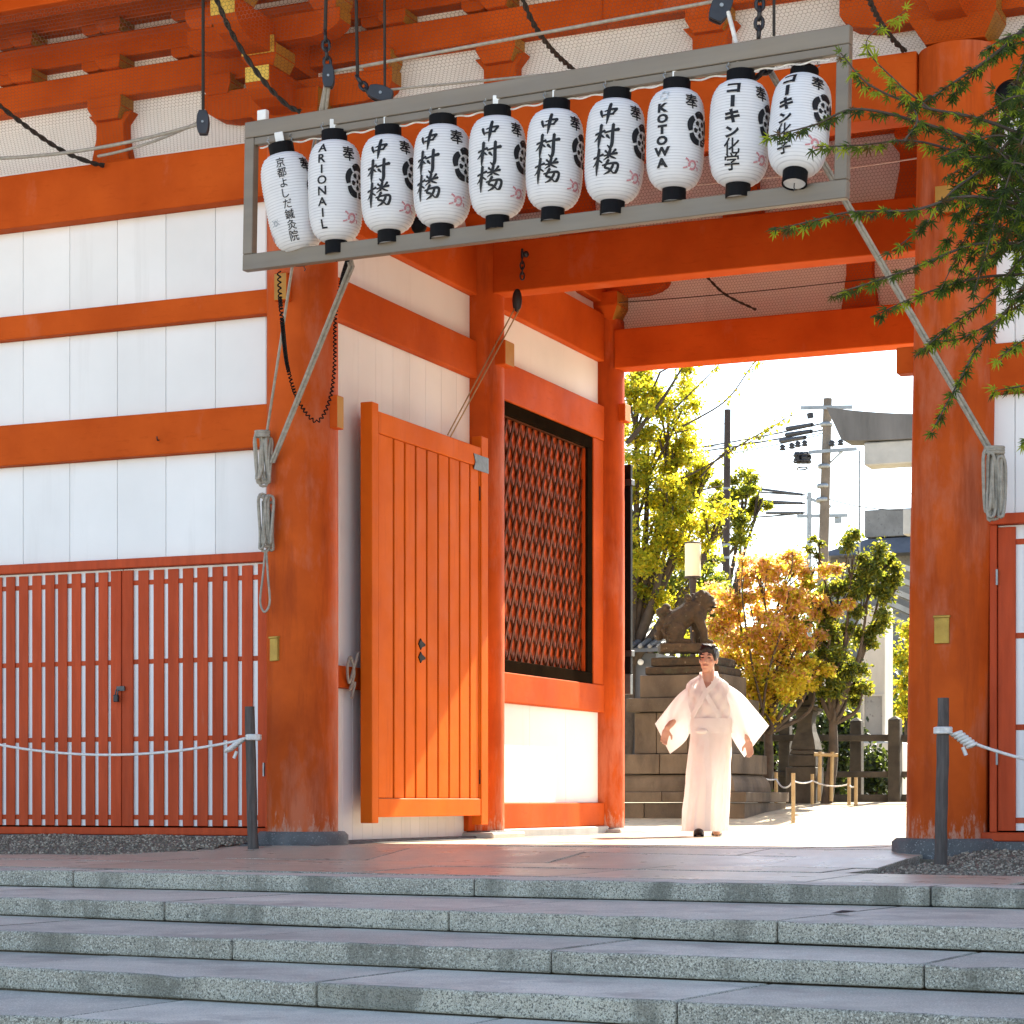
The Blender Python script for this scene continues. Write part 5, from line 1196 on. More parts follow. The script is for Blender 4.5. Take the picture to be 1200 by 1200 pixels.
MB().bar(atT(934, 605, t0), atT(993, 604, t0), .12, .14).build("crossarm", m_steel, dp); MB().bar(atT(945, 583, t0), atT(974, 594, t0), .1, .12).build("crossarm", m_steel, dp)
MB().box(*(lambda q: (q.x - .15, q.x + .15, q.y, q.y + .1, q.z, q.z + .3))(atT(982, 613, t0))).build("sign_plate", m_steel, dp)
t0 = 60; a = atT(1007.5, 528, t0); b = gbase(atT(1006.5, 640, t0)); solo("antenna_mast", MB().tube([b, a], .028, 6), m_steel, "thin bare mast rising right of the concrete pole", "mast", origin=b)
W_ = [((700, 537), (969, 495), .05), ((700, 540), (968, 503), .05), ((700, 528), (968, 507), .03), ((700, 550), (960, 510), .03), ((700, 548), (943, 580), .05), ((700, 576), (943, 590), .05), ((760, 602), (943, 601), .05), ((760, 615), (930, 612), .02), ((700, 447), (850, 497), .02), ((972, 585), (1090, 595), .03), ((975, 545), (1080, 580), .01), ((990, 529), (1080, 555), .01)]
LW = ["uppermost", "second", "third", "fourth", "dark sleeved", "lower sleeved", "lowest sleeved", "thin lowest", "short", "right-going", "thin right-going", "upper right-going"]
for i, ((xa, ya), (xb, yb), r) in enumerate(W_):
    if i >= 10: r = .012
    A_, B_ = atT(xa, ya, 75 if i < 8 else 60), atT(xb, yb, 58)
    desc = ["power line reaching the concrete pole highest of all, under its upper crossarm", "power line with black sleeve just below the highest one, left of the concrete pole", "third power line down left of the concrete pole's upper part", "power line meeting the concrete pole lowest of the upper four", "dark power line by the tip of the green branches, left of the far pole", "dark power line second below the green branch tip", "power line level with the far pole's long crossarm", "faint lowest power line skimming the orange tree's top", "short wire meeting the plain dark pole near its top", "faint wire leaving the concrete pole to the right above the grey roof", "faint wire sloping right under the torii lintel from the pole", "faint wire sloping right from the lower crossarm to behind the torii"][i]
    mb = MB(); mb.tube(sag(A_, B_, .15, 12), r * .5, 4)
    if i in (0, 1, 3): mb.tube([A_.lerp(B_, .86), A_.lerp(B_, .95)], .06, 6)
    if i in (4, 5, 6): mb.tube([A_.lerp(B_, .80), A_.lerp(B_, .99)], .04, 6)
    solo("power_line", mb, m_wire, desc, "wire", "overhead power lines")

# ================================================================== TREES
LM = {}
def lm(key, col, tr, k=.5):
    if key not in LM: LM[key] = leafmat(key, col, tr, k)
    return LM[key]
yg = [lm("leaf_yellow_green", (.10, .13, .014), (.60, .60, .03), .6), lm("leaf_lime", (.13, .14, .014), (.78, .70, .04), .65), lm("leaf_mid_green", (.06, .09, .016), (.28, .34, .025), .5), lm("leaf_yellow", (.18, .14, .014), (.88, .68, .04), .65)]
orr = [lm("leaf_orange", (.34, .17, .055), (.98, .56, .20), .66), lm("leaf_amber", (.36, .24, .035), (.98, .74, .10), .68), lm("leaf_salmon", (.38, .20, .11), (.98, .60, .36), .64), lm("leaf_golden", (.36, .29, .03), (.98, .86, .09), .68)]
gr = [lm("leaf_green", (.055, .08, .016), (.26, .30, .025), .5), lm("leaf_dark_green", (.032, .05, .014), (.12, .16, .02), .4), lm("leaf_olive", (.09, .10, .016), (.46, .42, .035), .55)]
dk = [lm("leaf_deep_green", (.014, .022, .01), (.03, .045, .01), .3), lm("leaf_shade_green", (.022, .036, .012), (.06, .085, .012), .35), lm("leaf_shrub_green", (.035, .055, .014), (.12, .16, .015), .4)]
def leaf(mb, p, L, w, g, mi, droop=.5):
    d = Vector((g.gauss(0, 1), g.gauss(0, 1), g.gauss(-droop, .7))).normalized(); s = d.cross(Vector((g.gauss(0, 1), g.gauss(0, 1), g.gauss(0, 1)))).normalized(); nrm = d.cross(s)
    a, b, c_, e = p, p + d * L * .5 + s * w - nrm * L * .06, p + d * L - nrm * L * .15, p + d * L * .5 - s * w - nrm * L * .06; m_ = p + d * L * .5 + nrm * L * .02
    mb.add([a, b, c_, e, m_], [(0, 1, 4), (1, 2, 4), (2, 3, 4), (3, 0, 4)], mi)
def tree(name, label, base_px, t, blobs, mats, L, trunk_r, wts=None, seed=1, limb=True, dense=3.3, pal=None, twigs=()):
    g = random.Random(seed); k = t / FOC; bp = gbase(atT(base_px[0], base_px[1], t)); T = thing(name, label, "tree", bp)
    mb = MB(); tk = MB(); cs = []
    for (px, py, r, n, *rest) in blobs:
        c = atT(px, py, t + g.uniform(-.5, .5) * r * k); R_ = r * k; cs.append((c, R_)); pw = rest[0] if rest else (wts or [1] * len(mats))
        sub = [(c + Vector((g.gauss(0, .5), g.gauss(0, .5), g.gauss(0, .42))) * R_, R_ * g.uniform(.22, .42)) for _ in range(max(4, int(n / 60)))]
        for _ in range(int(n * dense)):
            sc_, sr = g.choice(sub); v = Vector((g.gauss(0, .55), g.gauss(0, .55), g.gauss(0, .42))) * sr
            leaf(mb, sc_ + v, L * g.uniform(.6, 1.2), L * g.uniform(.2, .34), g, g.choices(range(len(mats)), pw)[0])
    top = sum((c for c, _ in cs), Vector()) / len(cs); mid = bp.lerp(Vector((top.x, top.y, top.z)), .45); mid.x = lerp(bp.x, top.x, .3)
    tk.tube(smooth([bp - UP * .1, bp.lerp(mid, .5) + Vector((.05, 0, 0)), mid], 5), [trunk_r * (1 - .035 * i) for i in range(11)], 9)
    for c, R_ in cs:
        m1 = mid.lerp(c, .5) + Vector((g.uniform(-.2, .2), g.uniform(-.2, .2), -.1)); P = smooth([mid - UP * .05, m1, c], 5); tk.tube(P, [lerp(trunk_r * .5, trunk_r * .1, i / (len(P) - 1)) for i in range(len(P))], 6)
        for _ in range(4):
            e = c + Vector((g.gauss(0, .6), g.gauss(0, .6), g.gauss(.1, .5))) * R_; tk.tube([m1.lerp(c, .7), c.lerp(e, .5) + UP * .03, e], [trunk_r * .13, trunk_r * .09, trunk_r * .04], 5)
    for pts, rr0, nl in twigs:
        P = smooth([atT(x, y, t - .3) for x, y in pts], 6); tk.tube(P, [lerp(rr0, rr0 * .25, i / (len(P) - 1)) for i in range(len(P))], 5)
        for i in range(nl):
            q = P[g.randrange(len(P) // 3, len(P))]; leaf(mb, q + Vector((g.gauss(0, .05), g.gauss(0, .05), g.gauss(0, .05))), L, L * .28, g, g.randrange(len(mats)), 1.2)
    tk.build("trunk", m_bark, T); mb.build("crown", mats, T, kind="stuff"); return T
tree("cherry_tree", "tall yellow-green tree filling the left side of the gate opening", (720, 900), 36,
     [(745, 455, 38, 800), (785, 470, 36, 620), (760, 520, 46, 1000), (800, 525, 34, 520), (745, 580, 46, 900), (790, 585, 46, 850), (825, 560, 30, 380), (755, 640, 46, 900), (800, 640, 44, 750), (740, 700, 40, 700), (785, 705, 40, 500), (845, 610, 34, 300), (690, 500, 50, 150), (690, 640, 50, 150)],
     yg, .086, .20, [4, 3.4, 1.2, 2.6], 11, twigs=[([(770, 575), (830, 545), (870, 520), (905, 500), (935, 482)], .022, 60), ([(800, 500), (850, 470), (880, 430), (890, 420)], .018, 40), ([(790, 480), (830, 440), (845, 425)], .016, 30), ([(820, 560), (850, 530), (885, 515), (920, 490)], .018, 50), ([(735, 520), (775, 470), (800, 430)], .05, 30)])
tree("pine_tree", "dark layered pine with a bright yellow-green tip behind the plain dark pole", (836, 900), 50,
     [(878, 572, 22, 420), (868, 598, 26, 420), (892, 585, 16, 260), (850, 625, 26, 380), (840, 590, 24, 300)], [yg[0], gr[2], yg[2], gr[0]], .11, .2, [4, 3, 2, 2], 5, twigs=[([(845, 660), (870, 630), (895, 590)], .05, 10)])
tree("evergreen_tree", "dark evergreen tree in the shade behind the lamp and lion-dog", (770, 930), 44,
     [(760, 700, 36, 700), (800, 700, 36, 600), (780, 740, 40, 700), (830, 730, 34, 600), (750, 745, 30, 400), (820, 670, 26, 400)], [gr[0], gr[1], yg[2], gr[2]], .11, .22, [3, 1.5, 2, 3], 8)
Y4 = [.4, 1.4, .2, 4, .8]; O4 = [2.4, 2.4, 2.4, 1.2, .8]
tree("maple_tree", "autumn tree with orange and golden leaves in the middle of the opening", (893, 935), 29.3,
     [(862, 690, 30, 520, O4), (890, 672, 26, 420, O4), (925, 660, 26, 380, O4), (955, 668, 22, 300, O4), (850, 735, 32, 620, O4), (890, 725, 36, 780, O4), (930, 710, 30, 600, O4), (965, 705, 22, 320, O4), (870, 775, 36, 720, [1.6, 3, 1.2, 2.8, .8]), (915, 765, 38, 780, [1.6, 3, 1.2, 2.8, .8]), (955, 750, 24, 320, O4), (880, 812, 34, 680, Y4), (925, 805, 36, 700, Y4), (955, 795, 22, 300, Y4), (855, 800, 26, 420, Y4), (895, 832, 22, 300, Y4), (945, 690, 22, 260, [1, 1, 1, 1, 4]), (945, 790, 20, 330, Y4), (930, 778, 22, 330, Y4), (958, 780, 14, 160, Y4)],
     orr + [yg[0]], .074, .085, None, 21, dense=3.0, twigs=[([(893, 840), (900, 790), (915, 740), (925, 690), (930, 640)], .02, 20), ([(893, 830), (880, 770), (870, 700), (870, 655)], .02, 20)])
tree("camellia_tree", "green tree with yellowing lower leaves, propped by a wooden brace, right in the opening", (967, 938), 29.6,
     [(1000, 650, 26, 420), (1020, 665, 24, 360), (985, 690, 30, 560), (1020, 695, 26, 520), (1045, 690, 16, 220), (990, 735, 32, 720), (1018, 745, 24, 520), (992, 780, 30, 760), (975, 770, 26, 480), (995, 812, 20, 360, [1, 1, 3]), (1012, 805, 12, 120, [1, 1, 3]), (975, 815, 20, 280, [2, 2, 2]), (955, 640, 14, 90), (958, 705, 20, 260), (962, 740, 22, 320), (1040, 660, 16, 160)],
     gr, .070, .085, [3, 1.5, 3], 31)
def bush(name, label, px, t, blobs, mats, L, seed, cat="bush"):
    g = random.Random(seed); k = t / FOC; bp = gbase(atT(px, 935, t)); T = thing(name, label, cat, bp); mb = MB(); st = MB()
    for (x, y, r, n) in blobs:
        c = atT(x, y, t); st.tube([bp, c], [.03, .01], 5)
        for _ in range(n): leaf(mb, c + Vector((g.gauss(0, .45), g.gauss(0, .45), g.gauss(0, .45))) * r * k, L * g.uniform(.6, 1.2), L * .3, g, g.randrange(len(mats)))
    st.build("stem", m_bark, T); mb.build("leaves", mats, T, kind="stuff")
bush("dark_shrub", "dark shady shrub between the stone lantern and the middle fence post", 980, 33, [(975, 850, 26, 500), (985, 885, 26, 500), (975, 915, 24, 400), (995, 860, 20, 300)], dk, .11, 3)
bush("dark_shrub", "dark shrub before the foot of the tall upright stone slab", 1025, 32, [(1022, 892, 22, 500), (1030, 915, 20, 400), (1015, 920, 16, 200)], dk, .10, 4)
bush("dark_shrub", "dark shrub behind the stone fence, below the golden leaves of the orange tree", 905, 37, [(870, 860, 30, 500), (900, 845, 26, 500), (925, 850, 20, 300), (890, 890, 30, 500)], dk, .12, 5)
bush("sunlit_bush", "bright green and yellow bush behind the fence beside the right pillar", 1062, 37, [(1060, 770, 18, 350), (1065, 800, 18, 350), (1060, 830, 16, 300), (1064, 900, 18, 350), (1060, 920, 14, 200), (1066, 740, 14, 200)], yg, .11, 6)
# far belt of trees closing the view at eye level
g = random.Random(2); mb = MB()
for _ in range(9000):
    x = g.uniform(640, 1200); py = 938 - abs(g.gauss(0, 1)) * 55 - g.uniform(0, 50); leaf(mb, atT(x, max(py, 740), 62 + g.uniform(-3, 6)), .38, .12, g, g.choices((0, 1, 2), (2, 3, 2))[0])
o = mb.build("distant_trees", gr, kind="stuff"); tag(o, "dim belt of greenery closing the view behind the stone fence", "trees")
mb = MB(); A_, B_ = atT(560, 930, 72), atT(1200, 930, 72); mb.box(A_.x, B_.x + 5, A_.y - 6, A_.y - 5.5, .2, CAM.z + (HOR - 872) / FOC * 70)
solo("far_wall", mb, m_conc, "low grey wall far behind the stone fence, mostly covered by greenery", "wall")

# ---- foreground maple at the picture's right edge
mt = thing("foreground_maple", "dark green maple whose drooping fine-leaved branches hang in from the right", "tree", (0, 0, 0))
mtb = atT(1560, 1500, 6.4); mt.location = (mtb.x, mtb.y, -1.25)
lfm = [leafmat("maple_dark", (.03, .048, .012), (.10, .16, .018), .45, .65), leafmat("maple_mid", (.055, .085, .014), (.22, .31, .02), .5, .65), leafmat("maple_bright", (.15, .19, .016), (.58, .64, .03), .55, .65), leafmat("maple_rusty", (.08, .05, .014), (.2, .11, .02), .4, .65)]
def maple_mesh(seed, m):
    g = random.Random(seed); mb = MB(); vs_ = [Vector((0, 0, 0))]; order = [0]; lob = [(-2.15, .50), (-1.35, .80), (-.65, .98), (0, 1.1), (.65, .98), (1.35, .80), (2.15, .50)]; ring = []
    for i, (a, r) in enumerate(lob):
        a += g.uniform(-.08, .08); r *= g.uniform(.88, 1.08)
        if i > 0: am = (a + lob[i - 1][0]) / 2; ring.append((math.sin(am) * .22, math.cos(am) * .22, .02))
        w = .088
        ring.append((math.sin(a - w * 2) * r * .5, math.cos(a - w * 2) * r * .5, -.02)); ring.append((math.sin(a) * r, math.cos(a) * r, -.16 * r - g.uniform(0, .1))); ring.append((math.sin(a + w * 2) * r * .5, math.cos(a + w * 2) * r * .5, -.02))
    vs_ += [Vector(p) for p in ring]; n = len(ring)
    mb.add(vs_, [(0, i, i + 1) for i in range(1, n)], 0); return mb.mesh("leaf", m)
MM = [[maple_mesh(10 + i * 3 + j, lfm[i]) for j in range(3)] for i in range(4)]
g = random.Random(77); LV = []; br = MB()
TW = [  # (points in the picture, depth, radius, leaf spacing px, palette)
 ([(1230, 5), (1170, 60), (1120, 95), (1075, 125)], 6.1, .006, 9, (4, 3, .3, 1)), ([(1230, 170), (1150, 140), (1080, 125), (1020, 100), (985, 62)], 6.0, .006, 9, (2, 3, 3, 1)),
 ([(1090, 128), (1050, 95), (1015, 50), (1062, 12)], 6.0, .003, 11, (0, 1, 4, 0)), ([(1240, 210), (1140, 165), (1060, 138), (1000, 128), (955, 146), (900, 160)], 6.05, .006, 9, (4, 3, .8, 1.5)),
 ([(1240, 230), (1140, 185), (1070, 165), (1010, 170), (955, 172)], 6.2, .005, 9, (2, 3, 2, 1)), ([(1240, 250), (1140, 230), (1070, 246), (1000, 248), (955, 258), (905, 270)], 5.9, .005, 9, (2, 2, 2, 2)),
 ([(1240, 290), (1150, 285), (1085, 308), (1030, 328), (975, 345)], 6.0, .005, 9, (2, 3, 2, 1)), ([(1240, 320), (1150, 325), (1080, 345), (1020, 372)], 6.15, .005, 9, (3, 3, 2, 1)),
 ([(1240, 270), (1190, 350), (1150, 400), (1122, 450), (1092, 505)], 6.0, .005, 10, (3, 3, 1.5, 1)), ([(1240, 250), (1160, 345), (1110, 385), (1072, 418)], 6.1, .004, 9, (3, 3, 2, 1)),
 ([(1240, 380), (1200, 398), (1170, 420)], 5.9, .004, 9, (1, 2, 3, 0)), ([(1240, 445), (1200, 452), (1165, 458)], 5.9, .004, 8, (1, 2, 3, 0)), ([(1240, 20), (1200, 70), (1185, 130)], 6.2, .005, 8, (4, 3, .5, 1)),
 ([(1230, 110), (1160, 190), (1115, 225), (1085, 262), (1045, 295)], 6.0, .005, 9, (4, 3, .5, 1)), ([(1240, 40), (1190, 40), (1150, 60)], 6.0, .004, 8, (3, 3, 1, 0)),
 ([(1240, 300), (1205, 340), (1180, 352)], 6.0, .004, 8, (3, 3, 1, 0)), ([(1240, 330), (1190, 360), (1130, 395), (1085, 400)], 6.2, .004, 9, (3, 3, 1.5, 1)), ([(1060, 165), (1075, 140), (1060, 112), (1045, 95)], 6.0, .003, 9, (1, 2, 2, 2)),
 ([(1240, 470), (1215, 500), (1200, 520)], 6.0, .003, 9, (1, 2, 2, 0))]
for k in range(46):    # dense heart of the branch
    a = (1235, g.uniform(40, 330)); b = (g.uniform(1100, 1200), g.uniform(90, 350)); m1 = ((a[0] + b[0]) / 2, (a[1] + b[1]) / 2 - g.uniform(5, 25))
    TW.append(([a, m1, b], g.uniform(5.85, 6.4), .004, 8.5, (5, 3, .5, .6)))
for pts, t, r, sp, pal in TW:
    P = smooth([atT(x, y, t + g.uniform(-.06, .06)) for x, y in pts], 8); br.tube(P, [lerp(r, r * .3, i / (len(P) - 1)) for i in range(len(P))], 5)
    k = t / FOC; acc = 0; side = 1
    for a, b in zip(P, P[1:]):
        acc += (b - a).length
        while acc > sp * .8 * k:
            acc -= sp * .8 * k
            for s in ((-1, 1) if g.random() < .75 else (g.choice((-1, 1)),)):
                q = a.lerp(b, g.random()); d = (b - a).normalized(); out = (d * g.uniform(.2, .9) + RT * g.uniform(-.5, .5) + FW * s * g.uniform(-.2, .7) + UP * g.uniform(-1.15, .2)).normalized(); L = k * g.uniform(8.5, 15.5)
                pet = q + out * L * .35; LV.append((pet, out, L * .92, g.choices(range(4), pal)[0], g.randrange(3)))
limbs = [[(1560, 1480), (1500, 1000), (1440, 500), (1370, 200), (1300, 60), (1230, 5)], [(1440, 500), (1360, 330), (1240, 240)], [(1400, 320), (1320, 330), (1240, 310)], [(1370, 200), (1300, 160), (1230, 150)], [(1440, 520), (1340, 450), (1240, 420)]]
tkm = MB()
for i, l in enumerate(limbs):
    P = smooth([atT(x, y, 6.4 if j < 3 else 6.1) for j, (x, y) in enumerate(l)], 6)
    if i == 0: P = [Vector((mtb.x, mtb.y, -1.3))] + P
    tkm.tube(P, [lerp(.07 if i == 0 else .025, .008, j / (len(P) - 1)) for j in range(len(P))], 8)
tkm.build("trunk", m_bark, mt); br.build("branches", m_bark, mt)
LV.sort(key=lambda l: -l[2] * (1 if pj_ok(l[0]) else .1) if False else -l[2])
def inframe(p):
    d = p - CAM; t = d.dot(FW); return 0 < 600 + FOC * d.dot(RT) / t < 1200 and 0 < HOR - FOC * d.z / t < 1200
vis = [l for l in LV if inframe(l[0])]; rest = [l for l in LV if not inframe(l[0])]; rest = vis[300:] + rest; vis = vis[:300]
def leaf_matrix(l):
    q, out, L, mi, j = l; y = out; zz = (UP * .55 + FW * -.9 + Vector((g.gauss(0, .4), g.gauss(0, .4), g.gauss(0, .3)))); x = y.cross(zz).normalized(); z = x.cross(y).normalized()
    M_ = Matrix((x, y, z)).transposed().to_4x4() @ Matrix.Scale(L, 4); M_.translation = q; return M_
for l in vis:
    o = bpy.data.objects.new("leaf", MM[l[3]][l[4]]); COL.objects.link(o); o.parent = mt; M_ = leaf_matrix(l); M_.translation = M_.translation - mt.location; o.matrix_local = M_
mb = MB()
for l in rest:
    me = MM[l[3]][l[4]]; M_ = leaf_matrix(l); mb.add([M_ @ v.co for v in me.vertices], [tuple(p.vertices) for p in me.polygons], l[3])
mb.build("foliage", lfm, mt, kind="stuff")
# black floodlight half hidden by the maple
q = atT(1186, 113, 12.6); fl = thing("floodlight", "round black floodlight half hidden behind the maple leaves at the right edge", "lamp", q)
MB().sphere(q, .10, .10, .095, 16, 10).build("housing", m_black, fl); MB().tube([q + UP * .05, q + UP * .16 + Vector((0, .3, .05)), Vector((q.x, -.1, q.z + .2))], .02, 6).build("arm", m_iron, fl)

# ---- a dead leaf on the second step
q = atZ(987, 1072, EDGE[1][2]); mb = MB(); mb.add([q + Vector((-.06, 0, .006)), q + Vector((-.01, -.035, .012)), q + Vector((.07, .005, .02)), q + Vector((.0, .04, .008)), q + Vector((.0, 0, .022))], [(0, 1, 4), (1, 2, 4), (2, 3, 4), (3, 0, 4)])
solo("fallen_leaf", mb, m_pole, "small dark dead leaf lying on the second step from the top", "leaf", origin=q)

q = atY(491, 264, .45); fl = thing("floodlight", "small black round lamp under the front beam, glimpsed between two brush-lettered lanterns", "lamp", q)
MB().sphere(q, .06, .06, .07, 14, 10).build("housing", m_black, fl); MB().tube([q + UP * .04, Vector((q.x, q.y, 4.74)), Vector((q.x, .1, 4.752))], .014, 6).build("arm", m_iron, fl)
# ================================================================== PRIEST IN A WHITE ROBE
PT = 19.74; pp = atT(830, 982, PT); ppos = Vector((pp.x, pp.y, 0.0)); r = ray(830, 900)
pr = thing("person", "black-haired person in a long white robe walking towards the steps through the sunlit gate", "person", ppos, math.atan2(-r.x, r.y))
def L2(px, py, y=0): return Vector(((px - 830) / 130.2, y, (982 - py) / 130.2))
# ---- body: one continuous surface (head, neck, chest, arms, hands, legs)
mb = MB()
hc = Vector((.0, -.02, 1.592))
mb.sphere(hc + Vector((0, .012, .025)), .074, .092, .098, 20, 14); mb.sphere(hc + Vector((0, -.02, -.035)), .062, .068, .085, 18, 12); mb.sphere(hc + Vector((-.002, -.045, -.092)), .036, .036, .03, 12, 8)
mb.caps(hc + Vector((-.002, -.085, .012)), hc + Vector((-.004, -.108, -.028)), .009, .014); mb.sphere(hc + Vector((-.004, -.100, -.032)), .019, .012, .010)
for s in (-1, 1):
    mb.sphere(hc + Vector((s * .075, .015, -.01)), .012, .022, .032, 10, 8); mb.sphere(hc + Vector((s * .032, -.078, .026)), .026, .012, .010); mb.sphere(hc + Vector((s * .040, -.066, -.028)), .024, .018, .02)
mb.sphere(hc + Vector((-.003, -.083, -.062)), .026, .012, .012)
HT = Matrix.Rotation(R(-14), 3, 'Z') @ Matrix.Rotation(R(3), 3, 'Y')
def turn(m, a=0):
    for i in range(a, len(m.v)): m.v[i] = hc + HT @ (m.v[i] - hc)
    return m
turn(mb)
mb.caps((0, .01, 1.36), (0, -.0, 1.52), .062, .053, 14); mb.sphere((-.005, -.005, 1.32), .13, .075, .08, 18, 12); mb.sphere((0, .0, 1.15), .15, .10, .2, 18, 12); mb.sphere((.02, 0, .9), .155, .11, .16, 18, 12)
HEAD_END = len(mb.v)
def hand(w, d, side, curl):     # w wrist, d pointing direction, side: sign of the thumb side in x
    d = Vector(d).normalized(); n_ = Vector((side * .35, -1, 0)).normalized(); n_ = (n_ - d * n_.dot(d)).normalized(); a = d.cross(n_).normalized()
    if a.x * side < 0: a = -a         # a points to the thumb side
    pc = w + d * .052; rot = Matrix((a, n_, d)).transposed(); mb.sphere(pc, .038, .017, .050, 14, 10, rot=rot)
    for k, (off, ln) in enumerate(((.028, .070), (.010, .078), (-.008, .072), (-.026, .056))):
        b = w + d * .088 + a * off; bend = n_ * -.35 * curl if False else (-a * .0) ; c1 = b + (d + n_ * .22 * curl).normalized() * ln * .48; c2 = c1 + (d + n_ * .75 * curl).normalized() * ln * .36; c3 = c2 + (d + n_ * 1.2 * curl).normalized() * ln * .22
        mb.caps(b - d * .02, c1, .0092, .0084, 8); mb.caps(c1, c2, .0084, .0078, 8); mb.caps(c2, c3, .0078, .0066, 8)
    t0 = w + d * .03 + a * .028; t1 = t0 + (d * .8 + a * .75 + n_ * .2).normalized() * .042; t2 = t1 + (d + a * .25 + n_ * .3).normalized() * .032; mb.caps(t0 - a * .012, t1, .0125, .0105, 8); mb.caps(t1, t2, .0105, .008, 8)
WL = L2(782.5, 855, -.11); WR = L2(876, 869, -.0)
for sh, el, wr, s in ((Vector((-.135, .0, 1.31)), Vector((-.265, .02, 1.09)), WL, -1), (Vector((.135, .0, 1.31)), Vector((.275, .04, 1.07)), WR, 1)):
    mb.caps(sh, el, .042, .036, 12); mb.caps(el, wr, .036, .027, 12)
hand(WL, L2(774, 884, -.14) - WL, 1, .9); hand(WR, L2(881, 894, -.02) - WR, -1, .8)
for x, y in ((-.075, -.12), (.085, .14)): mb.caps((x * .8 + .02, 0, .86), (x, y * .3, .48), .075, .052, 12); mb.caps((x, y * .3, .48), (x, y, .09), .052, .035, 12); mb.caps((x, y + .03, .045), (x - .01, y - .15, .035), .04, .034, 12)
remesh(mb, "body", m_skin, .0055, pr, 2, .4, local=True)
# ---- face details
f = MB()
for s in (-1, 1): f.sphere(hc + Vector((s * .031 - .002, -.0865, .008)), .0155, .006, .0052, 12, 6)
turn(f).build("eyes", m_hair, pr, local=True)
f = MB()
for s in (-1, 1): f.tube([hc + Vector((s * x - .002, y, z)) for x, y, z in ((.014, -.093, .031), (.032, -.090, .0365), (.050, -.076, .030))], [.003, .0045, .0025], 6)
turn(f).build("eyebrows", m_hair, pr, local=True)
f = MB(); f.tube([hc + Vector((x - .003, y, z)) for x, y, z in ((-.026, -.0865, -.061), (-.01, -.095, -.060), (.0, -.0955, -.0615), (.01, -.095, -.060), (.026, -.0865, -.061))], [.002, .0042, .004, .0042, .002], 6); turn(f).build("mouth", m_lip, pr, local=True)
# ---- hair: cap with a swept fringe
hb_ = MB(); g = random.Random(3)
hb_.sphere(hc + Vector((.002, .026, .050)), .090, .098, .092, 20, 14); hb_.sphere(hc + Vector((.004, -.020, .096)), .070, .066, .040, 18, 10); hb_.sphere(hc + Vector((.02, -.055, .088)), .045, .030, .026, 12, 8); hb_.sphere(hc + Vector((-.03, -.055, .080)), .040, .028, .026, 12, 8)
for s in (-1, 1): hb_.sphere(hc + Vector((s * .068, -.008, .035)), .016, .045, .052, 12, 8)
for k in range(46):
    a = g.uniform(0, 6.28); e = g.uniform(.1, .8); q = hc + Vector((math.cos(a) * .078 * math.cos(e), .02 + math.sin(a) * .088 * math.cos(e), .06 + .088 * math.sin(e)))
    if q.y < -.03 and q.z < 1.65: continue
    d_ = Vector((math.cos(a) * .4, -.6, .1)).normalized(); hb_.caps(q, q + d_ * .02, .010, .006, 6)
for k in range(14): hb_.caps(hc + Vector((-.05 + k * .008, -.03, .125)), hc + Vector((-.055 + k * .0095 + rnd.uniform(-.01, .01), -.072 + abs(k - 6.5) * .004, .105 + rnd.uniform(-.008, .014))), .014, .007, 6)
for k in range(9): x = -.055 + k * .0135; hb_.caps(hc + Vector((x, -.045, .098)), hc + Vector((x * 1.05 + .008, -.078 + abs(x) * .35, .062 + .010 * math.sin(k * 2.1))), .013, .006, 6)
turn(hb_); remesh(hb_, "hair", m_hair, .006, pr, 1, .4, local=True)
# ---- robe: trunk as rings, chest opening cut as a V, wide sleeves, sash, hem
prof = [(.045, -.028, .200, -.03, .165), (.16, -.026, .200, -.03, .162), (.32, -.018, .197, -.02, .155), (.50, -.006, .194, -.012, .148), (.70, .012, .190, -.006, .142), (.86, .022, .186, 0, .136), (.95, .026, .184, 0, .132), (1.05, .022, .182, 0, .130), (1.12, .012, .187, 0, .132), (1.20, .004, .195, 0, .132), (1.27, -.003, .199, 0, .126), (1.33, -.006, .198, .002, .116), (1.375, -.008, .184, .006, .104), (1.405, -.008, .150, .01, .092), (1.43, -.006, .108, .014, .080), (1.452, -.003, .078, .018, .068)]
def prof_at(z):
    for a, b in zip(prof, prof[1:]):
        if z <= b[0]: t = (z - a[0]) / (b[0] - a[0]); return [lerp(a[i], b[i], t) for i in range(5)]
    return list(prof[-1])
NR = 96; zs = [.045 + i * (1.452 - .045) / 90 for i in range(91)]; vs_ = []
def front(z, x, extra=0):       # y of the robe's front at height z and sideways offset x
    _, cx, rx, cy, ry = prof_at(z); u_ = max(-1, min(1, (x - cx) / rx)); return cy - (ry + extra) * (1 - abs(u_) ** 2.4) ** (1 / 2.4)
for z in zs:
    _, cx, rx, cy, ry = prof_at(z)
    for k in range(NR):
        a = 2 * math.pi * k / NR; ca, sa = math.cos(a), math.sin(a); e = 2 / 2.4
        fold = .010 * math.sin(a * 6 + z * 1.6) * max(0, min(1, (.92 - z) / .5)) + .008 * math.sin(a * 13 - z * 4 + 2) * max(0, min(1, (.95 - z) / .7)) + (.0055 * math.sin(a * 6 + z * 26) + .004 * math.sin(a * 10 - z * 34 + 1)) * (1 if z > 1.05 else .25) + .004 * math.sin(z * 17 + a * 3) * max(0, 1 - abs(z - .6) * 3)
        st = max(0, 1 - z / .85) ** 1.2; yo = (-.085 * math.exp(-((ca + .42) / .38) ** 2) * (sa < 0) + .09 * math.exp(-((ca - .4) / .4) ** 2) * (sa > 0) + .045 * math.exp(-((ca - .4) / .35) ** 2) * (sa < 0)) * st
        vs_.append(Vector((cx + (rx + fold) * math.copysign(abs(ca) ** e, ca), cy + (ry + fold * 1.6) * math.copysign(abs(sa) ** e, sa) + yo, z)))
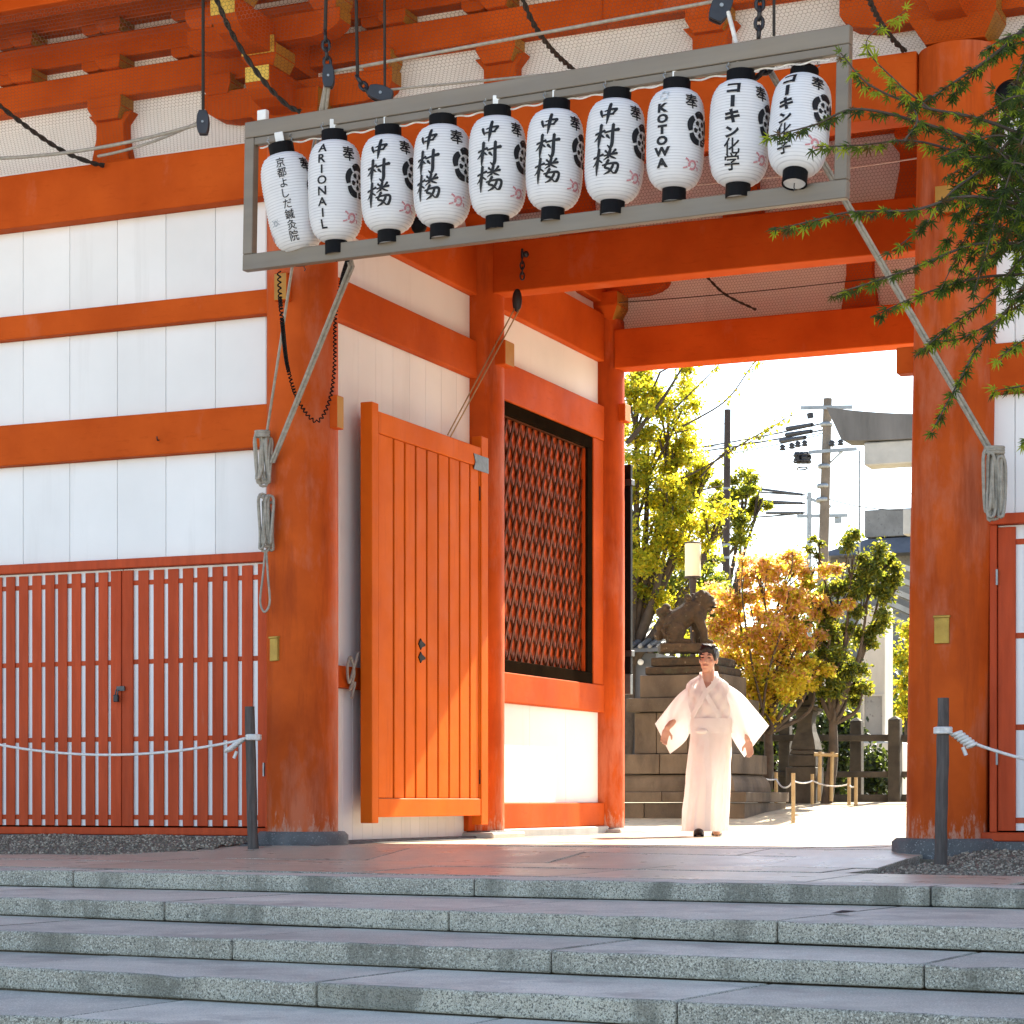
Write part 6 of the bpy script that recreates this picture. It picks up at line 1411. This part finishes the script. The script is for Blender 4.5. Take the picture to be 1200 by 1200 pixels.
VB = Vector((-.025, 1.285))
mb = MB(); fs = []
for i in range(90):
    for k in range(NR):
        k2 = (k + 1) % NR; q = (i * NR + k, i * NR + k2, (i + 1) * NR + k2, (i + 1) * NR + k); c = sum((vs_[j] for j in q), Vector()) / 4
        if c.z > VB.y + .01 and c.y < .0 and abs(c.x - lerp(VB.x, .006, (c.z - VB.y) / .17)) < (c.z - VB.y) * .40: continue
        fs.append(q)
mb.add(vs_, fs, 0, True); mb.build("robe", m_robe, pr, local=True)
# collar bands crossing at the chest (left panel over right), running on as the front edge of the robe
def band(pts, w, name, m=m_robe, out=.006, th=.006):
    P = smooth(pts, 6); mb = MB(); v = []; n = len(P)
    for i, p in enumerate(P):
        d_ = (P[min(i + 1, n - 1)] - P[max(i - 1, 0)]).normalized(); nn = Vector((p.x * .9, p.y - .05, 0)); nn = (nn - d_ * nn.dot(d_)).normalized(); s = d_.cross(nn).normalized() * w / 2
        v += [p + s + nn * out, p - s + nn * out, p - s + nn * (out - th), p + s + nn * (out - th)]
    mb.add(v, [(4 * i + j, 4 * i + (j + 1) % 4, 4 * i + 4 + (j + 1) % 4, 4 * i + 4 + j) for i in range(n - 1) for j in range(4)] + [(3, 2, 1, 0), (4 * n - 4, 4 * n - 3, 4 * n - 2, 4 * n - 1)], 0, False); return mb.build(name, m, pr, local=True)
def fr(x, z, e=0): return Vector((x, front(z, x, e), z))
band([(0, .088, 1.462), (-.055, .055, 1.462), (-.075, .0, 1.448), fr(-.066, 1.41), fr(-.048, 1.35), fr(-.025, 1.287), fr(.02, 1.20), fr(.06, 1.13), fr(.10, 1.06)], .042, "collar", out=.008)
band([(0, .088, 1.463), (.055, .055, 1.464), (.078, .0, 1.452), fr(.068, 1.41), fr(.036, 1.35), fr(-.020, 1.29), fr(-.07, 1.20), fr(-.11, 1.12), fr(-.14, 1.06)], .044, "collar", out=.013)
band([fr(-.02, .93), fr(-.01, .75, .004), fr(.005, .5, .012), fr(.0, .25, .02), fr(-.005, .05, .028)], .05, "front_edge", out=.012)
# sash: two wraps and a small knot
def ringband(z0, z1, ex, name):
    mb = MB(); v = []
    for z in (z0, (z0 + z1) / 2, z1):
        _, cx, rx, cy, ry = prof_at(z)
        for k in range(64):
            a = 2 * math.pi * k / 64; e = 2 / 2.4; ca, sa = math.cos(a), math.sin(a); w_ = .002 * math.sin(a * 9 + z * 40); b_ = .002 if z not in (z0, z1) else 0; v.append(Vector((cx + (rx + ex + b_ + w_) * math.copysign(abs(ca) ** e, ca), cy + (ry + ex + b_ + w_) * math.copysign(abs(sa) ** e, sa), z)))
    mb.add(v, [(64 * j + k, 64 * j + (k + 1) % 64, 64 * j + 64 + (k + 1) % 64, 64 * j + 64 + k) for j in range(2) for k in range(64)], 0, True); return mb.build(name, m_robe, pr, local=True)
ringband(.925, .985, .009, "sash"); ringband(.975, 1.058, .013, "sash")
mb = MB(); mb.sphere(fr(-.055, .94, .02), .055, .018, .024, 14, 8); mb.build("sash_knot", m_robe, pr, local=True)
# sleeves
def sleeve(stations, ysh, name):
    mb = MB(); v = []; n = 36; m_ = len(stations)
    P = [smooth([Vector((s[0][0], 0, s[0][1])) for s in stations], 6), smooth([Vector((s[1][0], 0, s[1][1])) for s in stations], 6)]; TH = smooth([Vector((s[2], s[3], 0)) for s in stations], 6); m_ = len(P[0])
    for i in range(m_):
        T_, B_ = P[0][i], P[1][i]; c = (T_ + B_) / 2; h = (T_ - B_) / 2
        for k in range(n):
            a = 2 * math.pi * k / n; u_, w_ = math.cos(a), math.sin(a); u2 = math.copysign(abs(u_) ** .75, u_); fold = .016 * math.sin(u_ * 5 + i * .30) * (i / m_) + .008 * math.sin(u_ * 9 + i * .7)
            v.append(c + h * u2 + Vector((0, ysh + TH[i].y + w_ * TH[i].x + fold, 0)))
    mb.add(v, [(n * i + k, n * i + (k + 1) % n, n * i + n + (k + 1) % n, n * i + n + k) for i in range(m_ - 1) for k in range(n)], 0, True); return mb.build(name, m_robe, pr, local=True)
sleeve([((-.10, 1.405), (-.12, 1.06), .085, .01), ((-.27, 1.275), (-.165, .935), .070, .0), ((-.385, 1.135), (-.215, .845), .055, -.01), ((-.477, 1.012), (-.342, .740), .040, -.07)], 0, "sleeve")
sleeve([((.10, 1.41), (.12, 1.06), .085, .01), ((.29, 1.29), (.19, .93), .070, .01), ((.42, 1.145), (.25, .82), .055, .02), ((.545, .995), (.325, .712), .040, .06)], 0, "sleeve")
# sandals
for (x, y, pit) in ((-.085, -.27, .3), (.075, .10, 0)):
    mb = MB(); mb.prism([(-.042, -.11), (.042, -.11), (.048, .06), (.03, .13), (-.03, .13), (-.048, .06)], (x, y + .05, .004), (1, 0, 0), (0, -1, math.sin(pit) * .5), UP, .026); mb.sphere((x, y - .02, .045), .043, .085, .03, 14, 8); mb.build("sandal", m_zori, pr, local=True)
